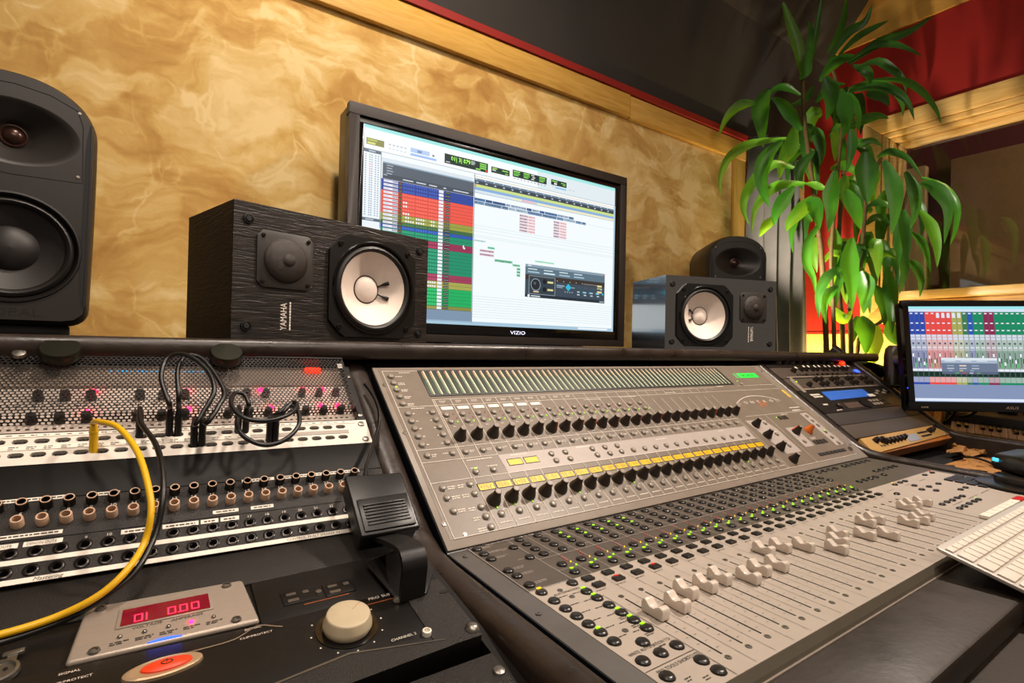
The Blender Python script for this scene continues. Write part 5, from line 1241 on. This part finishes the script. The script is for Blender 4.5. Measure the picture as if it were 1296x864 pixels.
part('power_cord', MB().tube(spline([at(1150, 478, 1.72), at(1146, 487, 1.74), at(1125, 488, 1.80), at(1102, 480, 1.86)], 6), .004, 8), 'cable_black', mo, smooth=True)
part('signal_cord', MB().tube(spline([at(1238, 518, 1.70), at(1225, 526, 1.72), at(1208, 526, 1.74), at(1200, 520, 1.74)], 6), .005, 8), 'cable_black', mo, smooth=True)
part('signal_cord', MB().tube(spline([at(1210, 518, 1.70), at(1205, 527, 1.72), at(1195, 535, 1.74), at(1180, 542, 1.76)], 6), .005, 8), 'cable_black', mo, smooth=True)
# ---------------------------------------------------------------- white keyboard leaning on the console lip
mat('key_white', '#e9ded0', .45, var=.02, scale=100)
mat('kb_alu', '#d8d2ca', .35, metal=.35)
kt = math.radians(15); KF = frame((.8030, .2400, -.2370), (1, 0.004, 0), (0, math.cos(kt), math.sin(kt)))
kbd = thing('computer_keyboard', 'white flat computer keyboard propped on the front edge of the console', 'keyboard', tuple(KF @ Vector((.2, -.06, -.004))))
part('key_tray', MB().prism(rrect(.430, .115, .006, 4, .215, -.0555), -.0045, 0), 'kb_alu', kbd, KF, bevel=.001)
part('keyboard_foot', MB().box(.012, .42, -.014, .0, -.0075, -.0046), 'kb_alu', kbd, KF, bevel=.0008)
def key(x0, x1, y0, y1): part('key', MB().box(x0, x1, y0, y1, 0, .0024), 'key_white', kbd, KF, bevel=.0011)
n_ = 21; px = (.430-.010)/n_
for k in range(n_): key(.0055+px*k, .0055+px*(k+1)-.0024, -.0142, -.0058)
P_ = .0190
def row(y1, first, n_keys, off):
    key(.0055, .0055+first-.0026, y1-.0160, y1)
    x = .0055+first
    for k in range(n_keys):
        if x+P_ > .427: break
        key(x, x+P_-.0026, y1-.0160, y1); x += P_
row(-.0178, .0225, 21, 0); row(-.0368, .0300, 21, 0); row(-.0558, .0345, 21, 0); row(-.0748, .0430, 21, 0); row(-.0938, .0230, 21, 0)
# ---------------------------------------------------------------- right rack bay
def rgear(nm, label, cat, x, s, group=None): return thing(nm, label, cat, tuple(FU @ Vector((x, s, -.02))), group)
QX0, QX1 = 1.495, 2.052
mat('preamp_face', '#453b33', .45, var=.12, scale=40); mat('blank_brown', '#463d35', .5, var=.1, scale=200); mat('blank_slate', '#332e2b', .5, var=.1, scale=200)
g = rgear('rack_preamp', 'dark rack preamp with large knobs and a glowing red light, topmost on the right', 'rack unit', 1.77, .36)
part('faceplate', MB().box(QX0, QX1, .337, .395, -.03, .0), 'black_metal', g, FU, bevel=.001)
big = premat(MB().lathe([(.014, 0), (.0135, .004), (.0100, .006), (.0092, .020), (.008, .0215)], 18).mesh('knob', smooth=True), 'knob_black')
sm = premat(MB().lathe([(.0085, 0), (.0075, .006), (.0060, .012), (.0050, .0145)], 14).mesh('knob', smooth=True), 'knob_black')
mcap = premat(MB().lathe([(.0048, 0), (.0046, .0012), (.002, .0016)], 12).mesh('knob_cap'), 'label_white')
for x in (1.575, 1.655, 1.745, 1.905): part('knob', big, None, g, FU @ T(x, .362, 0))
for x in (1.62, 1.70, 1.80, 1.85): part('knob', sm, None, g, FU @ T(x, .358, 0))
part('red_light', MB().lathe([(.010, 0), (.0095, .005), (.006, .010), (.001, .012)], 16), 'led_ember', g, FU @ T(1.975, .3500, 0), smooth=True, label='glowing red lamp')
part('blue_badge', MB().box(1.600, 1.630, .364, .372, 0, .001), mat('badge_blue', '#5a9ac0', .5), g, FU)
for nm, s0, s1, lab in (('rack_preamp', .286, .335, 'rack preamp with a row of paired knobs and a blue light'), ('rack_equaliser', .232, .284, 'rack unit with two staggered rows of knobs and a small green light')):
    g = rgear(nm, lab, 'rack unit', 1.77, (s0+s1)/2)
    part('faceplate', MB().box(QX0, QX1, s0, s1, -.03, .0), 'preamp_face', g, FU, bevel=.001)
    part('face_strip', MB().box(QX0+.03, QX1-.03, s0+.001, s0+.006, 0, .001), 'console_edge', g, FU)
    if nm == 'rack_preamp':
        xs = [(1.600, .316)]+[(x, .322) for x in (1.655, 1.683, 1.722, 1.750, 1.788, 1.816, 1.855, 1.883, 1.922, 1.948)]
        for x in [1.60+.0165*k for k in range(25)]: part('push_button', MB().lathe([(.0042, 0), (.0036, .005), (.001, .0055)], 8), 'steel' if round(x*1000) % 3 else 'button_dark', g, FU @ T(x, .2985, 0))
        part('blue_light', MB().box(2.000, 2.024, .304, .318, 0, .003), 'led_blue', g, FU, label='glowing blue light')
    else:
        xs = [(x, .271) for x in (1.658, 1.690, 1.758, 1.789, 1.863, 1.890, 1.961, 1.991)]+[(x, .251) for x in (1.588, 1.664, 1.692, 1.757, 1.787, 1.861, 1.888, 1.964, 1.994)]
        for x in [1.60+.033*k for k in range(12)]: part('push_button', MB().lathe([(.0036, 0), (.003, .003), (.001, .0035)], 8), 'steel', g, FU @ T(x, .240, 0))
        part('face_strip', MB().prism([(1.516, .222), (1.532, .222), (1.548, .286), (1.540, .290), (1.520, .272)], .0, .0015), 'console_edge', g, FU); part('green_light', MB().lathe([(.003, 0), (.001, .002)], 8), 'led_green', g, FU @ T(1.545, .268, .0015))
    for x, s_ in xs:
        o = part('knob', sm, None, g, FU @ T(x, s_, 0)); part('knob_cap', mcap, None, o, FU @ T(x, s_, .0145)) if nm == 'rack_preamp' else None
g = rgear('effects_processor', 'black rack effects processor with a wide blue display', 'rack unit', 1.77, .18)
part('faceplate', MB().box(QX0, QX1, .1385, .230, -.03, .0), 'black_metal', g, FU, bevel=.001)
part('display', MB().prism([(1.606, .1845), (1.882, .1885), (1.880, .222), (1.612, .221)], 0, .0012), mat('lcd_blue', '#2c5aa8', .3, emit='#2458b0', es=.45), g, FU)
part('display_text', MB().box(1.86, 1.905, .186, .198, .0013, .0016), 'silk_white', g, FU)
b = MB()
for k in range(2): words(b, 1.535+.004*k, .211-.0085*k, .052, 1, .0062, z=.0006)
words(b, 1.540, .1705, .026, 1, .005, z=.0006); words(b, 1.575, .1455, .03, 1, .003, z=.0006)
part('panel_legend', b, 'silk_white', g, FU, kind='stuff')
part('data_wheel', MB().lathe([(.010, 0), (.0095, .008), (.007, .010)], 16), 'knob_black', g, FU @ T(1.607, .1580, 0), smooth=True)
part('meter_panel', MB().box(1.650, 1.745, .147, .1705, 0, .001), mat('meter_brown', '#4a3a30', .5), g, FU)
arc_ = [(1.785+.028*math.cos(t), .160+.018*math.sin(t)) for t in [PI*.6+PI*.9*k/12 for k in range(13)]]
part('curved_trim', MB().tube([(x, y, .001) for x, y in arc_], .0022, 6), 'black_gloss', g, FU)
for r_ in range(2):
    for k in range(5): part('push_button', MB().box(1.822+.024*k, 1.838+.024*k, .150+.015*r_, .1595+.015*r_, 0, .002), 'lcd_frame' if k > 2 else 'button_grey', g, FU)
for k in range(4): part('push_button', MB().box(1.925+.028*k, 1.945+.028*k, .195+.010*(k % 2), .203+.010*(k % 2), 0, .002), 'button_grey', g, FU)
solo('blank_panel', MB().box(QX0, QX1, .0925, .1370, -.02, .0), 'blank_slate', 'dark blank rack panel under the unit with the blue display', 'blank panel', FU, bevel=.001)
solo('blank_panel', MB().box(QX0, QX1, .0450, .0915, -.02, .0), 'blank_brown', 'brownish blank rack panel above the gold unit', 'blank panel', FU, bevel=.001)
g = rgear('gold_processor', 'gold faced rack processor with a grey display at the foot of the right bay', 'rack unit', 1.77, .018)
part('faceplate', MB().prism([(1.497, -.008), (2.050, .003), (2.012, .0445), (1.515, .0425)], -.03, .0), mat('gold_face', '#c39a5c', .4, metal=.3, var=.08, scale=40), g, FU, bevel=.001)
part('underside', MB().prism([(1.50, -.0095), (2.045, .0015), (2.045, -.0095)], -.035, -.004), 'honey_wood', g, FU)
for x, s_ in ((1.570, .0260), (1.598, .0245), (1.610, .0170), (1.634, .0170), (1.658, .0172), (1.682, .0175), (1.706, .0180), (1.732, .0190), (1.938, .0250), (1.960, .0260)):
    part('knob', sm, None, g, FU @ T(x, s_, .0))
part('display', MB().prism([(1.748, .004), (1.822, .003), (1.842, .0255), (1.756, .0265)], 0, .001), mat('lcd_grey', '#8a8e96', .3, emit='#8a9098', es=.12), g, FU)
for r_ in range(2):
    for k in range(6): part('push_button', MB().box(1.852+.0125*k, 1.861+.0125*k, .010+.013*r_, .0155+.013*r_, 0, .0015), 'button_dark', g, FU)
for x in (1.573, 1.59): part('push_button', MB().box(x-.004, x+.004, .006, .011, 0, .002), 'steel', g, FU)
part('screw', MB().lathe([(.0042, 0), (.003, .002)], 10), 'steel', g, FU @ T(1.508, -.0015, .0)); part('screw', MB().lathe([(.0042, 0), (.003, .002)], 10), 'steel', g, FU @ T(2.028, .006, .0))
# ---------------------------------------------------------------- things around the console's right end
mat('device_black', '#161414', .28, var=.1, scale=40, coat=.2)
dv_ = thing('trackball_stand', 'black angular desk controller on a round black base at the console corner', 'controller', (1.425, .285, -.2555))
part('round_base', MB().lathe([(.078, 0), (.0775, .003), (.072, .005)], 48), 'device_black', dv_, T(1.425, .285, -.2553), smooth=True)
part('pedestal', MB().lathe([(.050, 0), (.050, .012), (.046, .014)], 40), 'device_black', dv_, T(1.432, .285, -.2503), smooth=True)
DM = T(1.487, .272, -.236) @ RZ(math.radians(-38)) @ Matrix.Scale(.84, 4)
body_ = [(-.075, .0), (-.082, .020), (-.070, .040), (-.02, .052), (.075, .050), (.082, .012), (.07, .0)]
part('device_body', MB().prism(body_, -.055, .055, DM @ Matrix(((1, 0, 0, 0), (0, 0, -1, 0), (0, 1, 0, 0), (0, 0, 0, 1)))), 'device_black', dv_, bevel=.006, segs=3)
tp = DM @ T(-.004, 0, .0520) 
part('silver_trim', frame4((-.012, .072, -.045, .045), (-.005, .065, -.038, .038), 0, .0015), 'steel', dv_, DM @ T(0, 0, .0515), bevel=.0004)
part('blue_glint_light', MB().box(-.0825, -.0785, .03, .045, .022, .030), mat('cyan_light', '#60d0f0', .3, emit='#50c8f0', es=1.2), dv_, DM)
for nm, lab, ps, r_ in (('device_cable', 'thin black cable looping from the desk controller towards the well', [(1262, 592, 1.36), (1250, 584, 1.40), (1225, 578, 1.46), (1205, 583, 1.50), (1190, 589, 1.50), (1196, 583, 1.56), (1218, 584, 1.56), (1245, 600, 1.42)], .0030),
                        ('device_cable', 'black cable lying across the controller and the console back edge', [(1296, 617, 1.25), (1275, 604, 1.30), (1255, 597, 1.36), (1235, 594, 1.42), (1215, 590, 1.48), (1198, 587, 1.52)], .0028),
                        ('device_cable', 'short white cable hanging beside the desk controller', [(1238, 595, 1.40), (1250, 599, 1.37), (1256, 606, 1.34), (1260, 613, 1.32)], .0028)):
    solo(nm, MB().tube(spline([at(*p_) for p_ in ps], 6), r_, 8), 'label_white' if 'white' in lab else 'cable_black', lab, 'cable', I4, 'controller cables', smooth=True)
# white marker strip with a red end lying on the console by the keyboard
ws = thing('marker_strip', 'flat white strip with a red end lying between keyboard and controller', 'strip', (1.17, .251, -.257))
for k in range(6): part('strip_segment', MB().box(1.090+.029*k, 1.117+.029*k, .2600, .2730, -.2570, -.2515), 'label_white', ws, bevel=.001)
part('strip_end', MB().box(1.264, 1.300, .2600, .2730, -.2570, -.2512), mat('strip_red', '#c01818', .4), ws, bevel=.001, label='red end cap')
# crumpled brown paper in the well
def crumple(x0, x1, y0, y1, z, seed, h=.02, n=9):
    r_ = random.Random(seed); vs = []; fs = []
    for j in range(n):
        for i in range(n):
            t, q = i/(n-1), j/(n-1); ed = .018 if 0 < i < n-1 and 0 < j < n-1 else .03
            vs.append((x0+(x1-x0)*t+r_.uniform(-ed, ed)*.5, y0+(y1-y0)*q+r_.uniform(-ed, ed)*.5, z+r_.uniform(0, h)+h*math.sin(t*4)*q))
    for j in range(n-1):
        for i in range(n-1): fs.append((j*n+i, j*n+i+1, (j+1)*n+i+1, (j+1)*n+i))
    return MB().add(vs, fs)
mat('kraft', '#a8763c', .7, var=.12, scale=20)
o = solo('paper_sheet', crumple(1.74, 2.03, .41, .50, -.294, 4, .008), 'kraft', 'crumpled brown paper in the dark well, nearer sheet', 'paper', I4, 'brown papers in the well'); o.modifiers.new('thick', 'SOLIDIFY').thickness = .0012
o = solo('paper_sheet', crumple(1.93, 2.05, .505, .56, -.288, 9, .016), 'kraft', 'torn brown paper standing up behind the nearer sheet', 'paper', I4, 'brown papers in the well'); o.modifiers.new('thick', 'SOLIDIFY').thickness = .0012
# old synthesizer with brown lit keys behind the well
so = at(1203, 542, 2.02); sxd = (at(1300, 556, 1.88)-so).normalized(); syd = Vector((-sxd.y, sxd.x, 0)).normalized()
if syd.dot(FX) < 0: syd = -syd
syd = (syd+Vector((0, 0, .22))).normalized()
SF = frame(so, sxd, syd)
sy = thing('synthesizer', 'dark keyboard synthesizer in shadow under the right monitor', 'synthesizer', tuple(so+sxd*.3+Vector((0, 0, -.06))))
part('synth_body', MB().box(-.03, .72, -.02, .26, -.07, -.012), 'black_plastic', sy, SF, bevel=.004)
part('synth_panel', MB().prism([(.10, -.012), (.26, -.012), (.26, .040), (.12, .030)], -.02, .72, SF @ Matrix(((0, 0, 1, 0), (1, 0, 0, 0), (0, 1, 0, 0), (0, 0, 0, 1)))), 'lcd_frame', sy, bevel=.002)
for k in range(29): part('white_key', MB().box(.0005+.0232*k, .0226+.0232*k, -.016, .095, -.012, .0), 'beige_plastic', sy, SF, bevel=.001)
for k in range(28):
    if k % 7 not in (2, 6): part('black_key', MB().box(.0165+.0232*k, .0295+.0232*k, .035, .095, .0, .010), 'black_gloss', sy, SF, bevel=.001)
for k in range(3): part('panel_pad', MB().box(.13+.075*k, .19+.075*k, .17, .23, .034, .046), 'black_gloss', sy, SF, bevel=.004)
part('end_cheek', MB().prism([(-.02, -.03), (.26, -.03), (.27, .055), (.20, .050), (.10, .015), (-.02, .012)], -.055, -.031, SF @ Matrix(((0, 0, 1, 0), (1, 0, 0, 0), (0, 1, 0, 0), (0, 0, 0, 1)))), 'honey_wood', sy, bevel=.003)
part('synth_stand', MB().box(-.02, .70, .06, .20, -.80, -.0705), 'black_void', sy, SF)
# honey coloured cupboard behind it
cb = thing('wooden_cupboard', 'honey coloured wooden cupboard with vertical joints behind the synthesizer', 'cupboard', (2.98, .75, FZ))
part('cupboard_body', MB().box(2.94, 3.035, .05, 1.30, FZ, -.17), 'honey_wood', cb, bevel=.003)
for k in range(5): part('door', MB().box(2.922, 2.939, .06+.25*k, .305+.25*k, FZ+.06, -.185), 'honey_wood', cb, bevel=.003)
# ---------------------------------------------------------------- the plant
leafmat('leaf_lit', '#427c18', '#5e9a28', '#9cd834')  # leaf greens carry painted light: backlit, in between and shaded tones
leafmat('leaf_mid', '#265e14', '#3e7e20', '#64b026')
leafmat('leaf_shaded', '#24541a', '#3a6c26', '#4a8a20')
mat('cane', '#5a4a22', .7, var=.35, scale=30, stretch=(1, 1, 14), bump=.4, bscale=60)
mat('pot_clay', '#3a2a20', .6); mat('soil', '#20160e', .9)
pl = thing('corn_plant', 'tall green corn plant with long drooping leaves by the red wall', 'plant', (2.46, 1.08, FZ))
part('pot', MB().lathe([(.13, 0), (.17, .28), (.185, .30), (.185, .33), (.165, .33), (.160, .29)], 28), 'pot_clay', pl, T(2.46, 1.08, FZ), smooth=True)
part('soil', MB().lathe([(.162, .290), (.02, .300)], 24), 'soil', pl, T(2.46, 1.08, FZ))
DP = 2.52
canes = [([(1049, 640), (1046, 445), (1040, 330), (1035, 285), (1028, 230), (1018, 150), (1016, 95)], 2.50, 3.4),
         ([(1058, 640), (1056, 445), (1054, 380), (1052, 320), (1060, 220), (1066, 150), (1060, 110)], 2.44, 2.6),
         ([(1066, 640), (1067, 445), (1062, 360), (1062, 290), (1068, 200), (1060, 110), (1048, 80)], 2.58, 3.0),
         ([(1076, 640), (1077, 440), (1076, 380), (1088, 340), (1094, 280), (1098, 240), (1115, 200)], 2.54, 3.0),
         ([(1072, 640), (1084, 460), (1092, 420), (1120, 400), (1130, 330), (1140, 280), (1150, 235)], 2.60, 2.4)]
for pts_, d_, w_ in canes:
    path = spline([at(px, py, d_) for px, py in pts_], 12); r0 = w_*d_/F_PX; r_ = [r0*(1.0-.35*i/len(path))*(1+.10*(i % 3 == 0)) for i in range(len(path))]
    part('cane', MB().tube(path, r_, 10), 'cane', pl, smooth=True)
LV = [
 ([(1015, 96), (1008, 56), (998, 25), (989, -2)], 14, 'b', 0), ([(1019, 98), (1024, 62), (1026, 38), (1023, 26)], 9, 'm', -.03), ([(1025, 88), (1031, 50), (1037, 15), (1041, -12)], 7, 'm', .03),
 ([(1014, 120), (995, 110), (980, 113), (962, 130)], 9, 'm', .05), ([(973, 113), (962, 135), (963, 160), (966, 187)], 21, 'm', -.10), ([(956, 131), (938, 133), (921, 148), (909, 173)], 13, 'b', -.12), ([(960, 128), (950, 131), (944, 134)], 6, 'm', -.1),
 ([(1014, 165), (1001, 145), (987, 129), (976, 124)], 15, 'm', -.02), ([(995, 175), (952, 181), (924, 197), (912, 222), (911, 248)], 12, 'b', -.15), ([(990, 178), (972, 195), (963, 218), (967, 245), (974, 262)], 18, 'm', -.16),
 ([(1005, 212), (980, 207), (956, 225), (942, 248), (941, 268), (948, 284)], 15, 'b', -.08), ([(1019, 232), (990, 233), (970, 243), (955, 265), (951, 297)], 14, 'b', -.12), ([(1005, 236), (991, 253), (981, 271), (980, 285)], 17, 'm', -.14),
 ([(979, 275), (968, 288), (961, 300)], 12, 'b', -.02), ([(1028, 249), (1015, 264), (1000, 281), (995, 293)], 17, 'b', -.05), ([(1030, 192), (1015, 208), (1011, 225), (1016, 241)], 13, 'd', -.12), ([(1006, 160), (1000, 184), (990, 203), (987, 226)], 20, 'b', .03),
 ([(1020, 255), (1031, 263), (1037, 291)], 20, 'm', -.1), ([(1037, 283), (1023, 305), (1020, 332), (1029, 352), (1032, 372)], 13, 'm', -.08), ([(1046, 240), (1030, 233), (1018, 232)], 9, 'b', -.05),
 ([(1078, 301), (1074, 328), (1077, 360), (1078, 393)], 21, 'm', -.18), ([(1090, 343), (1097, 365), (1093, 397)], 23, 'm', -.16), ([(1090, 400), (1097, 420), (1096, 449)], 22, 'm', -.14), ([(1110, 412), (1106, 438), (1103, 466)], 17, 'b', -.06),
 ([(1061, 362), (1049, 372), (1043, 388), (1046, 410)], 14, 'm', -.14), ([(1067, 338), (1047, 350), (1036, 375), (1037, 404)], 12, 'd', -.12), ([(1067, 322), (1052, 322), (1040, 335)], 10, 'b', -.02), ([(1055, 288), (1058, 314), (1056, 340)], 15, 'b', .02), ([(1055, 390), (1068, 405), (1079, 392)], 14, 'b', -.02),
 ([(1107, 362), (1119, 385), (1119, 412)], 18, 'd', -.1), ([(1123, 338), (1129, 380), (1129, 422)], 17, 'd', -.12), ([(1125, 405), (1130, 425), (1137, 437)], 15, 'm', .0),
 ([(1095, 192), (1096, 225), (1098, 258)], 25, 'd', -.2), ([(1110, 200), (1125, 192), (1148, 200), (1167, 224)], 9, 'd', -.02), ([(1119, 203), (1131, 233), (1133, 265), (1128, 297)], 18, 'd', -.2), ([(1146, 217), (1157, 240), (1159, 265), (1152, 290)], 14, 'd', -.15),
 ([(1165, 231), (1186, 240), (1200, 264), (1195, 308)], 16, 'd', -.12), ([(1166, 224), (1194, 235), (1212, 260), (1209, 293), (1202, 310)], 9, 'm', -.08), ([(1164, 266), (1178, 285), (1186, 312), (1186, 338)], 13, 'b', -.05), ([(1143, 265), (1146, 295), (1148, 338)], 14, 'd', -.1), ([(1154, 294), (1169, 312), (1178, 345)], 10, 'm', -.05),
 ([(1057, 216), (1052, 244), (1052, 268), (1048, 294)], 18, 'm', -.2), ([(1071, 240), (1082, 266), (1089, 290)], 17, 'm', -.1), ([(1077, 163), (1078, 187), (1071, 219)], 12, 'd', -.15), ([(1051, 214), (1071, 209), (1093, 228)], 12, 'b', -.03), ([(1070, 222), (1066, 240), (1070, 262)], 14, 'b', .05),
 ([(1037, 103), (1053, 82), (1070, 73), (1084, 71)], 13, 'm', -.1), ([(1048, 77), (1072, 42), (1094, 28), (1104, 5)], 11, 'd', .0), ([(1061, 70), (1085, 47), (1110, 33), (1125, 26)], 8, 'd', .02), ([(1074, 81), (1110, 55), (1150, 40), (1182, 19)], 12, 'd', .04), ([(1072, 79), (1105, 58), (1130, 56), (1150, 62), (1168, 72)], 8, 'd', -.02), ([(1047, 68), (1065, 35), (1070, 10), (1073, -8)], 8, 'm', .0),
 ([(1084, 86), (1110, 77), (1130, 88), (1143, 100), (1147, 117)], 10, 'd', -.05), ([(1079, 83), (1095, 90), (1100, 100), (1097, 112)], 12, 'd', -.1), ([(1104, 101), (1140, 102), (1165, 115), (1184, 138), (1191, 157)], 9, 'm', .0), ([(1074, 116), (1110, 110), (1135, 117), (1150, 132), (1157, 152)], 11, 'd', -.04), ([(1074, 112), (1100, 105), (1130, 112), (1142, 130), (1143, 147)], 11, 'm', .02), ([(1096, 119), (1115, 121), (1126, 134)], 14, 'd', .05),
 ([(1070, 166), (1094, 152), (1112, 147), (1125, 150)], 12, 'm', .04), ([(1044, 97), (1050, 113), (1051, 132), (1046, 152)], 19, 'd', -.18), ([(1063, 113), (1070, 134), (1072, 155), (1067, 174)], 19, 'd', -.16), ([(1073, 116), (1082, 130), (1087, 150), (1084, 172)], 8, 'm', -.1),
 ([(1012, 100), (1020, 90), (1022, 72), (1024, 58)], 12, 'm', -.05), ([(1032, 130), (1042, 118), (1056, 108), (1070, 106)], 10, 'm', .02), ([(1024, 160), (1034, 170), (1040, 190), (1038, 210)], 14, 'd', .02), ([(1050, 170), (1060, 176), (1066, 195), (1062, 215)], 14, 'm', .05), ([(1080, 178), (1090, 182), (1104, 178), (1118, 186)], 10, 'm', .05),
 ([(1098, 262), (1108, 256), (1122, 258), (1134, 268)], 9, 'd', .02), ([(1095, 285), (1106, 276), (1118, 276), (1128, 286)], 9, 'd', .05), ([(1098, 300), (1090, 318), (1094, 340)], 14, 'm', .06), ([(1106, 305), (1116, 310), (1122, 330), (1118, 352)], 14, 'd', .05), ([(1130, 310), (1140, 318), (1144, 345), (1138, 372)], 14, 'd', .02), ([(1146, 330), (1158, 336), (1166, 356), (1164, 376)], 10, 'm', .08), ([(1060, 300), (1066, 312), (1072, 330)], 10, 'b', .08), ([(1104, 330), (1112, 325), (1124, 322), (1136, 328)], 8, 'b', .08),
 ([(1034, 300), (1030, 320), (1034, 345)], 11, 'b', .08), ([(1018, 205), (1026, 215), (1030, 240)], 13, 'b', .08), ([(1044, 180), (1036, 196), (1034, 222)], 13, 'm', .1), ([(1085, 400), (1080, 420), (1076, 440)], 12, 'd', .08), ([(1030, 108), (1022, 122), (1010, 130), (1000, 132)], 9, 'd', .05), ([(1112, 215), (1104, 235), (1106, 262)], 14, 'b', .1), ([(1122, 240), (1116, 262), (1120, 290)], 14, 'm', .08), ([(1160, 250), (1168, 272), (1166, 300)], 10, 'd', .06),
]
rl = random.Random(21)
for k in range(34):
    cx, cy = rl.choice([(1020, 190), (1035, 260), (1050, 150), (1060, 250), (1066, 190), (1080, 130), (1098, 270), (1100, 320), (1120, 290), (1140, 270), (1085, 340), (1060, 320)])
    cx += rl.uniform(-12, 12); cy += rl.uniform(-22, 22); sd = rl.choice((-1, 1)); L_ = rl.uniform(30, 58); sp = rl.uniform(10, 34)
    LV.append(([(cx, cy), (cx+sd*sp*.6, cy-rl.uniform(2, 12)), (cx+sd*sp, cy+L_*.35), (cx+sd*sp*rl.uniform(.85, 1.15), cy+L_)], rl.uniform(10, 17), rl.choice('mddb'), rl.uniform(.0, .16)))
for pts_, w_, kind, dz in LV:
    n = len(pts_); d0 = DP+dz-max(0, max(p_[0] for p_ in pts_)-1120)*.0030; bow = rl.uniform(-.05, .03)
    P3 = [at(px, py, d0+bow*(i/(n-1))**1.5) for i, (px, py) in enumerate(pts_)]
    path = spline(P3, max(3, 14//(n-1))); m_ = len(path); vs = []; fs = []; roll = rl.uniform(-.5, .5); hw = w_*d0/F_PX/2*1.08
    for i, p_ in enumerate(path):
        t = i/(m_-1); tg = (path[min(i+1, m_-1)]-path[max(i-1, 0)]).normalized(); side = tg.cross(p_.normalized()).normalized(); nrm = side.cross(tg).normalized()
        side2 = (side*math.cos(roll)+nrm*math.sin(roll)); nr2 = tg.cross(side2)
        ww = hw*min(1, (.25+2.2*t)) * (1-max(0, (t-.32)/.68)**1.55); ww = max(ww, hw*.03)
        for q, lift in ((-1, .30), (-.5, .10), (0, -.02), (.5, .10), (1, .30)): vs.append(p_+side2*(ww*q)+nr2*(ww*lift))
    for i in range(m_-1):
        for k in range(4): fs.append((i*5+k, i*5+k+1, (i+1)*5+k+1, (i+1)*5+k))
    part('leaf', MB().add(vs, fs), {'b': 'leaf_lit', 'm': 'leaf_mid', 'd': 'leaf_shaded'}[kind], pl, smooth=True, auto=80)
